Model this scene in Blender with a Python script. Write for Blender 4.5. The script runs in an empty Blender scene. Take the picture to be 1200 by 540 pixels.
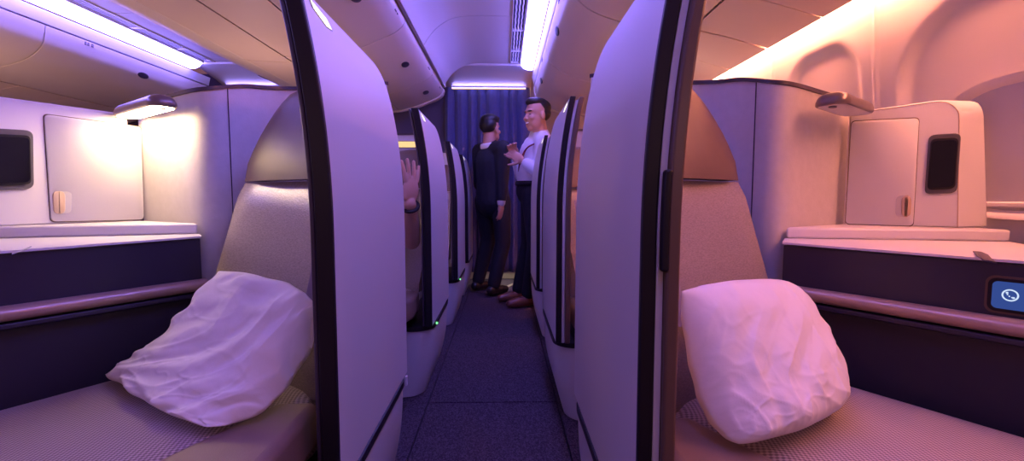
import bpy, bmesh, math, random
from mathutils import Vector, Matrix, noise, Euler

random.seed(5)
S = bpy.context.scene
COL = S.collection
R = math.radians

# ------------------------------------------------------------------ camera
FPX = 16.0 / 36.0 * 1200.0
CAM = Vector((0, 0, 0.87))
PITCH, YAW = math.atan(38 / FPX), math.atan(10 / FPX)
cd = bpy.data.cameras.new('camera')
cd.lens, cd.sensor_width, cd.clip_start, cd.clip_end = 16.0, 36.0, 0.02, 60
cam = bpy.data.objects.new('camera', cd)
cam.location = CAM
cam.rotation_euler = Euler((math.pi / 2 - PITCH, 0, -YAW), 'XYZ')
COL.objects.link(cam)
S.camera = cam
CR = cam.rotation_euler.to_matrix()


def ray(px, py):
    return CR @ Vector(((px - 600) / FPX, -(py - 270) / FPX, -1))


def hit(px, py, p0, n):
    d = ray(px, py)
    n = Vector(n)
    return CAM + d * ((Vector(p0) - CAM).dot(n) / d.dot(n))


def at_z(px, py, z): return hit(px, py, (0, 0, z), (0, 0, 1))
def at_y(px, py, y): return hit(px, py, (0, y, 0), (0, 1, 0))
def at_x(px, py, x): return hit(px, py, (x, 0, 0), (1, 0, 0))


# ------------------------------------------------------------------ materials
def nodes_of(name):
    m = bpy.data.materials.new(name)
    m.use_nodes = True
    nt = m.node_tree
    return m, nt, nt.nodes['Principled BSDF']


def mat(name, rgb, rough=0.5, metal=0.0, var=0.0, vscale=8.0, bump=0.0, bscale=200.0, coat=0.0, sheen=0.0, spec=0.5):
    m, nt, b = nodes_of(name)
    b.inputs['Base Color'].default_value = (*rgb, 1)
    b.inputs['Roughness'].default_value = rough
    b.inputs['Metallic'].default_value = metal
    b.inputs['Coat Weight'].default_value = coat
    b.inputs['Sheen Weight'].default_value = sheen
    b.inputs['Specular IOR Level'].default_value = spec
    tc = nt.nodes.new('ShaderNodeTexCoord')
    if var > 0:
        n = nt.nodes.new('ShaderNodeTexNoise')
        n.inputs['Scale'].default_value = vscale
        n.inputs['Detail'].default_value = 5
        nt.links.new(tc.outputs['Object'], n.inputs['Vector'])
        r = nt.nodes.new('ShaderNodeValToRGB')
        r.color_ramp.elements[0].position, r.color_ramp.elements[1].position = 0.3, 0.7
        r.color_ramp.elements[0].color = (*[c * (1 - var) for c in rgb], 1)
        r.color_ramp.elements[1].color = (*[min(1, c * (1 + var)) for c in rgb], 1)
        nt.links.new(n.outputs['Fac'], r.inputs['Fac'])
        nt.links.new(r.outputs['Color'], b.inputs['Base Color'])
    if bump > 0:
        n = nt.nodes.new('ShaderNodeTexNoise')
        n.inputs['Scale'].default_value = bscale
        n.inputs['Detail'].default_value = 3
        nt.links.new(tc.outputs['Object'], n.inputs['Vector'])
        bp = nt.nodes.new('ShaderNodeBump')
        bp.inputs['Strength'].default_value = bump
        bp.inputs['Distance'].default_value = 0.004
        nt.links.new(n.outputs['Fac'], bp.inputs['Height'])
        nt.links.new(bp.outputs['Normal'], b.inputs['Normal'])
    return m


def emit(name, rgb, strength):
    m = bpy.data.materials.new(name)
    m.use_nodes = True
    nt = m.node_tree
    nt.nodes.remove(nt.nodes['Principled BSDF'])
    e = nt.nodes.new('ShaderNodeEmission')
    e.inputs['Color'].default_value = (*rgb, 1)
    e.inputs['Strength'].default_value = strength
    nt.links.new(e.outputs['Emission'], nt.nodes['Material Output'].inputs['Surface'])
    return m


def weave(name, c1, c2, period, rot, bump=0.5):
    """Ribbed woven fabric: two crossed waves."""
    m, nt, b = nodes_of(name)
    b.inputs['Roughness'].default_value = 0.85
    b.inputs['Sheen Weight'].default_value = 0.15
    N, L = nt.nodes, nt.links
    tc = N.new('ShaderNodeTexCoord')
    mp = N.new('ShaderNodeMapping')
    mp.inputs['Rotation'].default_value = (0, 0, rot)
    L.new(tc.outputs['Object'], mp.inputs['Vector'])
    sx = N.new('ShaderNodeSeparateXYZ')
    L.new(mp.outputs['Vector'], sx.inputs['Vector'])

    def s(sock, k, off=0.0):
        a = N.new('ShaderNodeMath'); a.operation = 'MULTIPLY_ADD'
        a.inputs[1].default_value, a.inputs[2].default_value = k, off
        L.new(sock, a.inputs[0])
        c = N.new('ShaderNodeMath'); c.operation = 'SINE'
        L.new(a.outputs[0], c.inputs[0])
        return c.outputs[0]
    k = 2 * math.pi / period
    ad = N.new('ShaderNodeMath'); ad.operation = 'ADD'
    L.new(sx.outputs['Y'], ad.inputs[0]); L.new(sx.outputs['Z'], ad.inputs[1])
    a, c = s(sx.outputs['X'], k), s(ad.outputs[0], k * 0.8)
    mu = N.new('ShaderNodeMath'); mu.operation = 'MULTIPLY'
    L.new(a, mu.inputs[0]); L.new(c, mu.inputs[1])
    mr = N.new('ShaderNodeMapRange')
    mr.inputs['From Min'].default_value, mr.inputs['From Max'].default_value = -0.6, 0.6
    L.new(mu.outputs[0], mr.inputs['Value'])
    mx = N.new('ShaderNodeMix'); mx.data_type = 'RGBA'
    mx.inputs['A'].default_value, mx.inputs['B'].default_value = (*c1, 1), (*c2, 1)
    L.new(mr.outputs['Result'], mx.inputs['Factor'])
    L.new(mx.outputs['Result'], b.inputs['Base Color'])
    bp = N.new('ShaderNodeBump')
    bp.inputs['Strength'].default_value = bump
    bp.inputs['Distance'].default_value = 0.002
    L.new(mr.outputs['Result'], bp.inputs['Height'])
    L.new(bp.outputs['Normal'], b.inputs['Normal'])
    return m


def heather(name, c1, c2):
    """Heathered cloth: short stretched flecks."""
    m, nt, b = nodes_of(name)
    b.inputs['Roughness'].default_value = 0.20
    N, L = nt.nodes, nt.links
    tc = N.new('ShaderNodeTexCoord')
    mp = N.new('ShaderNodeMapping')
    mp.inputs['Scale'].default_value = (140, 140, 560)
    L.new(tc.outputs['Object'], mp.inputs['Vector'])
    n = N.new('ShaderNodeTexNoise')
    n.inputs['Scale'].default_value, n.inputs['Detail'].default_value = 1.0, 3
    L.new(mp.outputs['Vector'], n.inputs['Vector'])
    r = N.new('ShaderNodeValToRGB')
    r.color_ramp.elements[0].position, r.color_ramp.elements[1].position = 0.35, 0.65
    r.color_ramp.elements[0].color, r.color_ramp.elements[1].color = (*c1, 1), (*c2, 1)
    L.new(n.outputs['Fac'], r.inputs['Fac'])
    L.new(r.outputs['Color'], b.inputs['Base Color'])
    bp = N.new('ShaderNodeBump')
    bp.inputs['Strength'].default_value, bp.inputs['Distance'].default_value = 0.3, 0.002
    L.new(n.outputs['Fac'], bp.inputs['Height'])
    L.new(bp.outputs['Normal'], b.inputs['Normal'])
    return m


def spots_mat(name, rgb, spots, rough=0.5):
    """Skin with coloured features (eyes, brows, lips) at object-space points."""
    m, nt, b = nodes_of(name)
    b.inputs['Roughness'].default_value = rough
    N, L = nt.nodes, nt.links
    tc = N.new('ShaderNodeTexCoord')
    prev = None
    for (p, sc, col) in spots:
        mp = N.new('ShaderNodeVectorMath'); mp.operation = 'SUBTRACT'
        mp.inputs[1].default_value = p
        L.new(tc.outputs['Object'], mp.inputs[0])
        ms = N.new('ShaderNodeVectorMath'); ms.operation = 'DIVIDE'
        ms.inputs[1].default_value = sc
        L.new(mp.outputs[0], ms.inputs[0])
        ln = N.new('ShaderNodeVectorMath'); ln.operation = 'LENGTH'
        L.new(ms.outputs[0], ln.inputs[0])
        lt = N.new('ShaderNodeMath'); lt.operation = 'LESS_THAN'; lt.inputs[1].default_value = 1.0
        L.new(ln.outputs['Value'], lt.inputs[0])
        mx = N.new('ShaderNodeMix'); mx.data_type = 'RGBA'
        mx.inputs['A'].default_value, mx.inputs['B'].default_value = (*rgb, 1), (*col, 1)
        if prev: L.new(prev, mx.inputs['A'])
        L.new(lt.outputs[0], mx.inputs['Factor'])
        prev = mx.outputs['Result']
    if prev: L.new(prev, b.inputs['Base Color'])
    else: b.inputs['Base Color'].default_value = (*rgb, 1)
    return m


M = dict(
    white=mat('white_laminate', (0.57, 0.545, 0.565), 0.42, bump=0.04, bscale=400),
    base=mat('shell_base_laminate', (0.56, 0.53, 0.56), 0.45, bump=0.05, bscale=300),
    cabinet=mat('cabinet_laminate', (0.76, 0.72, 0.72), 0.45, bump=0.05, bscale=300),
    ledge=mat('ledge_laminate', (0.74, 0.70, 0.71), 0.35),
    bin=mat('bin_plastic', (0.70, 0.62, 0.59), 0.45, bump=0.04, bscale=300),
    under=mat('bin_underside_plastic', (0.68, 0.57, 0.52), 0.55, bump=0.04, bscale=300),
    ceil=mat('ceiling_plastic', (0.70, 0.68, 0.74), 0.5),
    lip=mat('lip_plastic', (0.70, 0.68, 0.76), 0.4),
    side=mat('sidewall_plastic', (0.78, 0.70, 0.68), 0.5),
    shade=mat('window_shade', (0.50, 0.47, 0.52), 0.45),
    black=mat('black_trim', (0.010, 0.007, 0.013), 0.42, spec=0.3),
    darkp=mat('dark_purple_trim', (0.05, 0.035, 0.06), 0.35),
    brown=mat('brown_trim', (0.12, 0.07, 0.055), 0.38, bump=0.05),
    leather=mat('brown_leather', (0.22, 0.145, 0.125), 0.48, var=0.06, vscale=20, bump=0.15, bscale=500),
    headleather=mat('dark_brown_leather', (0.135, 0.085, 0.072), 0.45, var=0.06, vscale=20, bump=0.15, bscale=500),
    navy=mat('navy_panel', (0.020, 0.017, 0.045), 0.42),
    navy2=mat('navy_soft_panel', (0.016, 0.013, 0.034), 0.6),
    rail=mat('copper_rail', (0.44, 0.31, 0.27), 0.28, metal=0.3),
    lampm=mat('lamp_metal', (0.20, 0.15, 0.15), 0.3, metal=0.4),
    screen=mat('pale_suede_panel', (0.55, 0.52, 0.53), 0.8, var=0.035, vscale=45, bump=0.12, bscale=180),
    glass=mat('dark_glass', (0.008, 0.007, 0.012), 0.12, spec=0.6),
    grey=mat('grey_plastic', (0.10, 0.09, 0.11), 0.4),
    tan=mat('tan_latch', (0.55, 0.40, 0.30), 0.4),
    curtain=mat('navy_curtain', (0.07, 0.08, 0.25), 0.85, var=0.08, vscale=30, sheen=0.2),
    endnavy=mat('navy_partition', (0.06, 0.05, 0.12), 0.7),
    endpale=mat('pale_partition', (0.42, 0.36, 0.38), 0.6),
    metal=mat('brushed_metal', (0.45, 0.42, 0.42), 0.35, metal=0.9),
    pillow=mat('white_cotton', (0.80, 0.76, 0.79), 0.85, bump=0.06, bscale=160, sheen=0.1),
    strap=mat('belt_webbing', (0.30, 0.25, 0.33), 0.7),
    hair=mat('black_hair', (0.008, 0.007, 0.009), 0.5, bump=0.4, bscale=120),
    shirt=mat('white_shirt_cloth', (0.70, 0.68, 0.74), 0.8, bump=0.25, bscale=25),
    stripe=mat('pale_blue_shirt_cloth', (0.38, 0.42, 0.58), 0.8, bump=0.25, bscale=25),
    suit=mat('navy_suit_cloth', (0.007, 0.008, 0.017), 0.75, bump=0.2, bscale=30),
    trouser=mat('dark_trouser_cloth', (0.007, 0.007, 0.016), 0.8, bump=0.2, bscale=30),
    shoe=mat('brown_shoe_leather', (0.16, 0.06, 0.04), 0.35),
    bshoe=mat('black_shoe_leather', (0.01, 0.01, 0.012), 0.35),
    red=mat('dark_red_lanyard', (0.16, 0.02, 0.05), 0.6),
    ink=mat('dark_ink', (0.10, 0.07, 0.12), 0.6),
    galley=mat('galley_laminate', (0.7, 0.66, 0.6), 0.5),
    under_l=mat('underlay', (0.01, 0.008, 0.016), 0.9),
    strip_v=emit('violet_aisle_light', (0.25, 0.19, 1.0), 28.0),
    wash=emit('violet_header_fill', (0.34, 0.26, 1.0), 13.0),  # added fill for the sloping header panels
    cove=emit('warm_cove_light', (1.0, 0.32, 0.18), 85.0),
    lamp=emit('reading_light', (1.0, 0.69, 0.41), 55.0),
    marker=emit('marker_light', (1.0, 0.88, 0.80), 1.6),
    warm=emit('warm_spill_glow', (1.0, 0.66, 0.30), 1.1),  # glow standing for light spilling over the curtain and a lit patch
    green=emit('green_indicator', (0.15, 1.0, 0.25), 2.5),
    screenblue=emit('touch_screen', (0.035, 0.07, 0.28), 1.0),
    icon=emit('screen_icon', (0.65, 0.78, 1.0), 1.0),
    icon2=emit('screen_icon_teal', (0.10, 0.30, 0.42), 1.0),
)
TH = R(32)
M['cushL'] = weave('ribbed_seat_cloth', (0.17, 0.125, 0.145), (0.50, 0.41, 0.42), 0.0085, TH)
M['cushR'] = weave('ribbed_seat_cloth_b', (0.17, 0.125, 0.145), (0.50, 0.41, 0.42), 0.0085, -TH)
M['back'] = heather('heather_seat_cloth', (0.28, 0.235, 0.245), (0.37, 0.31, 0.32))


def carpet_mat():
    m, nt, b = nodes_of('speckled_carpet')
    b.inputs['Roughness'].default_value = 0.95
    N, L = nt.nodes, nt.links
    tc = N.new('ShaderNodeTexCoord')
    mp = N.new('ShaderNodeMapping'); mp.inputs['Scale'].default_value = (260, 150, 1)
    L.new(tc.outputs['Object'], mp.inputs['Vector'])
    v = N.new('ShaderNodeTexVoronoi'); v.inputs['Scale'].default_value = 1.0
    L.new(mp.outputs['Vector'], v.inputs['Vector'])
    r = N.new('ShaderNodeValToRGB')
    r.color_ramp.elements[0].color = (0.010, 0.007, 0.017, 1)
    r.color_ramp.elements[1].color = (0.075, 0.05, 0.078, 1)
    sp = N.new('ShaderNodeSeparateColor')
    L.new(v.outputs['Color'], sp.inputs['Color'])
    L.new(sp.outputs['Red'], r.inputs['Fac'])
    L.new(r.outputs['Color'], b.inputs['Base Color'])
    bp = N.new('ShaderNodeBump'); bp.inputs['Strength'].default_value = 0.6; bp.inputs['Distance'].default_value = 0.004
    L.new(v.outputs['Distance'], bp.inputs['Height'])
    L.new(bp.outputs['Normal'], b.inputs['Normal'])
    return m


M['carpet'] = carpet_mat()


# ------------------------------------------------------------------ mesh builder
class MB:
    def __init__(self): self.bm = bmesh.new()

    def ring_loft(self, rings, cap=True, closed=True):
        bm = self.bm
        vs = [[bm.verts.new(p) for p in r] for r in rings]
        n = len(vs[0])
        for i in range(len(vs) - 1):
            for j in range(n if closed else n - 1):
                k = (j + 1) % n
                bm.faces.new((vs[i][j], vs[i][k], vs[i + 1][k], vs[i + 1][j]))
        if cap and closed:
            bm.faces.new(list(reversed(vs[0])))
            bm.faces.new(vs[-1])
        return self

    def prism(self, pts, vec):
        pts = [Vector(p) for p in pts]
        vec = Vector(vec)
        return self.ring_loft([pts, [p + vec for p in pts]])

    def box(self, lo, hi):
        x0, y0, z0 = lo; x1, y1, z1 = hi
        return self.prism([(x0, y0, z0), (x1, y0, z0), (x1, y1, z0), (x0, y1, z0)], (0, 0, z1 - z0))

    def sheet(self, rows):
        bm = self.bm
        vs = [[bm.verts.new(p) for p in r] for r in rows]
        for i in range(len(vs) - 1):
            for j in range(len(vs[0]) - 1):
                bm.faces.new((vs[i][j], vs[i][j + 1], vs[i + 1][j + 1], vs[i + 1][j]))
        return self

    def ell(self, c, rad, rot=None, seg=16):
        mt = Matrix.Translation(Vector(c)) @ ((rot or Matrix.Identity(3)).to_4x4()) @ Matrix.Diagonal((*rad, 1))
        bmesh.ops.create_uvsphere(self.bm, u_segments=seg, v_segments=seg // 2 + 2, radius=1, matrix=mt)
        return self

    def seg(self, p0, r0, p1, r1, n=14):
        p0, p1 = Vector(p0), Vector(p1)
        d = p1 - p0
        L = d.length
        if L > 1e-6:
            q = d.to_track_quat('Z', 'Y').to_matrix().to_4x4()
            mt = Matrix.Translation((p0 + p1) / 2) @ q
            bmesh.ops.create_cone(self.bm, cap_ends=True, segments=n, radius1=r0, radius2=r1, depth=L, matrix=mt)
        self.ell(p0, (r0,) * 3, seg=n)
        self.ell(p1, (r1,) * 3, seg=n)
        return self

    def tube(self, pts, r, n=10, cap=True, flat=None):
        pts = [Vector(p) for p in pts]
        rings = []
        up = Vector((0, 0, 1))
        for i, p in enumerate(pts):
            t = (pts[min(i + 1, len(pts) - 1)] - pts[max(i - 1, 0)]).normalized()
            u = up if abs(t.dot(up)) < 0.9 else Vector((0, 1, 0))
            a = t.cross(u).normalized()
            b = a.cross(t).normalized()
            rx, ry = flat if flat else (r, r)
            rings.append([p + a * rx * math.cos(2 * math.pi * k / n) + b * ry * math.sin(2 * math.pi * k / n) for k in range(n)])
        return self.ring_loft(rings, cap)

    def build(self, name, m, parent=None, bevel=0, sub=0, smooth=35, loc=None, bseg=3, remesh=0, smo=0, solid=0):
        bm = self.bm
        bmesh.ops.recalc_face_normals(bm, faces=bm.faces)
        off = None
        if parent is not None:
            off = parent.matrix_basis.translation.copy() if parent.parent is None else parent['_w'] and Vector(parent['_w'])
        elif loc is not None:
            off = Vector(loc)
        if off is not None:
            bmesh.ops.translate(bm, verts=bm.verts, vec=-off)
        me = bpy.data.meshes.new(name)
        bm.to_mesh(me)
        bm.free()
        for p in me.polygons: p.use_smooth = True
        if not sub and not remesh: me.set_sharp_from_angle(angle=R(smooth))
        me.materials.append(m)
        o = bpy.data.objects.new(name, me)
        COL.objects.link(o)
        if parent is not None:
            o.parent = parent
        elif loc is not None:
            o.location = loc
        o['_w'] = list(off) if off is not None else [0, 0, 0]
        if solid:
            md = o.modifiers.new('s', 'SOLIDIFY'); md.thickness = solid; md.offset = 0
        if bevel:
            md = o.modifiers.new('b', 'BEVEL'); md.width = bevel; md.segments = bseg; md.limit_method = 'ANGLE'; md.angle_limit = R(30)
            md.harden_normals = False
        if sub:
            md = o.modifiers.new('u', 'SUBSURF'); md.levels = sub; md.render_levels = sub
        if remesh:
            md = o.modifiers.new('r', 'REMESH'); md.mode = 'VOXEL'; md.voxel_size = remesh; md.use_smooth_shade = True
            if smo:
                ms = o.modifiers.new('m', 'SMOOTH'); ms.iterations = smo; ms.factor = 0.5
        return o


def tag(o, label=None, cat=None, group=None, kind=None):
    if label: o['label'] = label
    if cat: o['category'] = cat
    if group: o['group'] = group
    if kind: o['kind'] = kind
    return o


def thing(name, label, cat, loc=(0, 0, 0), group=None):
    o = bpy.data.objects.new(name, None)
    o.empty_display_size = 0.1
    COL.objects.link(o)
    o.location = loc
    o['_w'] = list(loc)
    return tag(o, label, cat, group)


def kids(o): return [c for c in bpy.data.objects if c.parent == o]


def dup(o, vec, label=None, parent=None):
    c = o.copy()
    COL.objects.link(c)
    if parent is None:
        c.location = o.location + Vector(vec)
        if label: c['label'] = label
    else:
        c.parent = parent
    for k in kids(o):
        dup(k, vec, None, c)
    return c


def struct(o): return tag(o, kind='structure')


# ------------------------------------------------------------------ cabin setting
C2 = -2.44          # mirror: x of the other aisle = C2 - x
YEND = 4.62

struct(MB().box((-4.4, -0.6, -0.05), (1.45, 5.6, -0.012)).build('floor', M['under_l']))

# ceiling over both aisles
CP = [(0.055, 2.05), (-0.10, 2.052), (-0.25, 2.048), (-0.34, 2.03), (-0.41, 1.99), (-0.46, 1.945), (-0.50, 1.89), (-0.518, 1.862)]
PANELS = [(-0.5, 1.0), (1.008, 2.02), (2.028, 3.05), (3.058, 4.10)]


def smoothline(pts, n=5):
    out = []
    for i in range(len(pts) - 1):
        p0, p1, p2, p3 = (Vector(pts[max(i - 1, 0)]), Vector(pts[i]), Vector(pts[i + 1]), Vector(pts[min(i + 2, len(pts) - 1)]))
        for k in range(n):
            t = k / n
            out.append(0.5 * ((2 * p1) + (-p0 + p2) * t + (2 * p0 - 5 * p1 + 4 * p2 - p3) * t * t + (-p0 + 3 * p1 - 3 * p2 + p3) * t ** 3))
    out.append(Vector(pts[-1]))
    return out


def band(prof, y0, y1, th, mirror=False):
    """profile (x,z) with thickness th upward, extruded along y"""
    up = [(x, z + th) for x, z in prof]
    loop = list(prof) + list(reversed(up))
    f = (lambda x: C2 - x) if mirror else (lambda x: x)
    return MB().ring_loft([[(f(x), y, z) for x, z in loop] for y in (y0, y1)])


for mir in (False, True):
    cpz = [tuple(p) for p in smoothline(CP, 4)]
    for i, (a, b) in enumerate(PANELS):
        struct(band(cpz, a, b, 0.02, mir).build('ceiling', M['ceil']))
    struct(band([(x, z + 0.022) for x, z in cpz], -0.5, 4.1, 0.01, mir).build('ceiling', M['lip']))
    f = (lambda x: C2 - x) if mir else (lambda x: x)
    # sloping header panel at the end of the aisle ceiling, rounded upper corner
    rows = []
    for k in range(13):
        t = k / 12
        y = 4.10 + (YEND - 0.06 - 4.10) * t
        z = 2.045 - 0.085 * t ** 1.3
        xl = -0.40 - 0.16 * math.sqrt(max(0, 1 - (1 - t) ** 2))
        rows.append([(f(xl + (0.27 - xl) * j / 8), y, z) for j in range(9)])
    struct(MB().sheet(rows).build('ceiling', M['ceil'], solid=0.012))

# end partition with a doorway per aisle
zc = 2.09
for (x0, x1, m) in ((-4.3, -2.72, 'endnavy'), (-1.83, -0.585, 'endnavy'), (0.27, 1.4, 'endpale')):
    struct(MB().box((x0, YEND + 0.02, 0), (x1, YEND + 0.07, zc)).build('wall_end', M[m]))
for x0, x1 in ((-0.585, 0.27), (-2.72, -1.83)):
    struct(MB().box((x0, YEND + 0.02, 1.985), (x1, YEND + 0.07, zc)).build('wall_end', M['endpale']))
struct(MB().box((-4.0, -0.5, 0), (-3.95, 4.6, 1.75)).build('wall_left', M['under']))

# lit galley seen under and over the curtain
struct(MB().box((-1.4, 5.35, 0), (1.2, 5.4, 2.09)).build('wall_galley', M['galley']))
t = thing('galley_cabinet', 'pale galley cupboard plinth glimpsed below the navy curtain', 'cabinet', (0.0, 5.0, 0))
MB().box((-0.9, 4.86, 0.0), (0.5, 5.3, 0.09)).build('plinth', M['galley'], t, bevel=0.006)
MB().box((-0.9, 4.84, 0.095), (0.5, 5.3, 1.0)).build('body', M['galley'], t, bevel=0.006)
lt = bpy.data.lights.new('galley_lamp', 'POINT'); lt.energy = 14; lt.color = (1, 0.72, 0.42); lt.shadow_soft_size = 0.08
lo = bpy.data.objects.new('galley_lamp', lt); lo.location = (-0.2, 4.78, 1.9); COL.objects.link(lo)
lt = bpy.data.lights.new('galley_floor_lamp', 'POINT'); lt.energy = 1.2; lt.color = (1, 0.8, 0.55); lt.shadow_soft_size = 0.03
lo = bpy.data.objects.new('galley_floor_lamp', lt); lo.location = (0.0, 4.78, 0.25); COL.objects.link(lo)

# right side wall with recessed window bays
WP = [(1.62, 1.262), (1.55, 1.258), (1.40, 1.268), (1.17, 1.292), (0.90, 1.318), (0.60, 1.33), (0.0, 1.30)]


def wx(z):
    for (za, xa), (zb, xb) in zip(WP, WP[1:]):
        if zb <= z <= za:
            u = (za - z) / (za - zb)
            return xa + (xb - xa) * u
    return WP[-1][1] if z < 0 else WP[0][1]


BAYS = [(1.15, 0.36, 1.445), (1.85, 0.225, 1.465), (2.48, 0.225, 1.465), (3.11, 0.225, 1.465), (3.74, 0.225, 1.465)]


def sstep(a, b, x):
    t = min(1, max(0, (x - a) / (b - a)))
    return t * t * (3 - 2 * t)


def bay(y, z):
    d = 0
    for (yc, hw, zt) in BAYS:
        zb, r = 0.55, hw * 0.62
        # rounded-box distance, slightly narrowing upward
        w = hw * (1.0 - 0.12 * max(0, (z - 1.1)) / 0.4)
        qx, qz = abs(y - yc) - (w - r), abs(z - (zt + zb) / 2) - ((zt - zb) / 2 - r)
        sd = math.hypot(max(qx, 0), max(qz, 0)) + min(max(qx, qz), 0) - r
        d = max(d, 0.022 * sstep(0.004, -0.045, sd))
    ridge = 0
    for yr in (1.575, 2.165, 2.795, 3.425):
        yy = yr - 0.03 * (z - 1.2)
        ridge = max(ridge, 0.006 * math.exp(-((y - yy) / 0.005) ** 2))
    return d - ridge


NY, NZ = 430, 150
rows = []
for i in range(NY + 1):
    y = 0.3 + (YEND - 0.3) * (i / NY) ** 1.25
    rows.append([(wx(z) + bay(y, z), y, z) for z in [1.62 * j / NZ for j in range(NZ + 1)]])
struct(MB().sheet(rows).build('wall_right', M['side'], smooth=180))


def superell(cy, cz, hy, hz, n=48, e=2.8):
    out = []
    for k in range(n):
        a = 2 * math.pi * k / n
        c, s = math.cos(a), math.sin(a)
        out.append((cy + hy * math.copysign(abs(c) ** (2 / e), c), cz + hz * math.copysign(abs(s) ** (2 / e), s)))
    return out


def wring(hy, hz, off, yc=1.15, zc_=1.0):
    return [Vector((wx(z) + 0.022 + off, y, z)) for y, z in superell(yc, zc_, hy, hz)]


for i, (yc, hw, zt) in enumerate(BAYS[:2]):
    w = thing('window_%d' % (i + 1), None, None, (1.33, yc, 1.0)); struct(w)
    s_ = 1.0 if i == 0 else 0.75
    MB().ring_loft([wring(0.225 * s_, 0.19, 0.004, yc), wring(0.222 * s_, 0.187, -0.016, yc), wring(0.205 * s_, 0.172, -0.014, yc),
                    wring(0.195 * s_, 0.162, 0.0, yc)], cap=False).build('window_frame', M['side'], w, smooth=60)
    MB().ring_loft([wring(0.197 * s_, 0.164, -0.002, yc), wring(0.197 * s_, 0.164, 0.006, yc)]).build('window_shade', M['shade'], w)
    MB().box((1.327, yc - 0.19 * s_, 0.845), (1.340, yc + 0.19 * s_, 0.86)).build('shade_handle', M['side'], w, bevel=0.004)

# ------------------------------------------------------------------ aisle lights and vents
for mir, where in ((False, 'over the right-hand aisle beside the slotted vent'), (True, 'over the far left aisle above the left bins')):
    f = (lambda x: C2 - x) if mir else (lambda x: x)
    t = thing('ceiling_light', 'long glowing blue-white light strip ' + where, 'ceiling light', (f(0.25), 1.8, 2.05), 'aisle light strips')
    MB().ring_loft([[(f(x), y, z) for x, z in ((0.155, 2.05), (0.157, 2.02), (0.175, 1.998), (0.21, 1.984), (0.25, 1.98), (0.258, 1.99), (0.21, 2.05), (0.16, 2.06))]
                    for y in (-0.4, 4.06)]).build('diffuser', M['strip_v'], t)
    MB().box((min(f(0.148), f(0.154)), -0.4, 2.035), (max(f(0.148), f(0.154)), 4.08, 2.065)).build('edge_trim', M['lip'], t)
    v = thing('air_vent', 'narrow slotted ceiling vent grille ' + ('next to the aisle light above the curtain' if not mir else 'beside the far left aisle light'),
              'vent', (f(0.1), 2.2, 2.05), 'ceiling vent grilles')
    MB().box((min(f(0.06), f(0.146)), -0.4, 2.062), (max(f(0.06), f(0.146)), 4.08, 2.07)).build('backing', M['grey'], v)
    fr = MB()
    for x in (0.060, 0.140): fr.box((min(f(x), f(x + 0.006)), -0.4, 2.044), (max(f(x), f(x + 0.006)), 4.08, 2.061))
    for yb in (0.9, 1.5, 2.1, 2.7, 3.3, 3.75, 4.07): fr.box((min(f(0.066), f(0.14)), yb - 0.012, 2.045), (max(f(0.066), f(0.14)), yb + 0.012, 2.061))
    fr.build('frame', M['lip'], v)
    for x in (0.082, 0.103, 0.124):
        MB().tube([(f(x) + 0.002 * math.sin(y * 60), y, 2.052) for y in [-0.4 + 0.03 * q for q in range(149)]], 0.0045, 6).build('slat', M['lip'], v)


for f, nm in ((lambda x: x, 'slim fill bar added to brighten the panel over the aisle curtain'), (lambda x: C2 - x, 'slim fill bar added to brighten the panel over the far left curtain')):  # bars added to brighten the sloping header panels
    t = thing('header_fill_bar', nm, 'light', (f(-0.15), 4.53, 1.95), 'added header fill bars')
    xa, xb = sorted((f(-0.50), f(0.22)))
    MB().box((xa, 4.488, 1.926), (xb, 4.526, 1.931)).build('housing', M['warm'], t, bevel=0.001)  # glows in place of the light leaking over the curtain
    for xb_ in (xa + 0.001, xb - 0.005): MB().box((xb_, 4.500, 1.9315), (xb_ + 0.004, 4.514, 1.967)).build('bracket', M['lip'], t)
    MB().box((xa + 0.005, 4.490, 1.9315), (xb - 0.005, 4.524, 1.9335)).build('diffuser', M['wash'], t)

# ------------------------------------------------------------------ overhead bins
def offs(prof, th, cx, cz):
    out = []
    for x, z in prof:
        d = Vector((cx - x, cz - z)).normalized() * th
        out.append((x + d.x, z + d.y))
    return out


def slabprof(prof, y0, y1, f, th, c):
    inn = offs(prof, th, *c)
    loop = list(prof) + list(reversed(inn))
    return MB().ring_loft([[(f(x), y, z) for x, z in loop] for y in (y0, y1)])


def placard(f, x, z, y, par, facing):
    mb = MB()
    for k, (dy, w) in enumerate(((0, 0.012), (0.02, 0.012), (0.048, 0.016))):
        for dz in (0, 0.011):
            mb.box((min(f(x - 0.002), f(x + 0.004)), y + dy, z + dz - 0.004), (max(f(x - 0.002), f(x + 0.004)), y + dy + w, z + dz + 0.004))
    return mb.build('placard', M['ink'], par)


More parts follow.
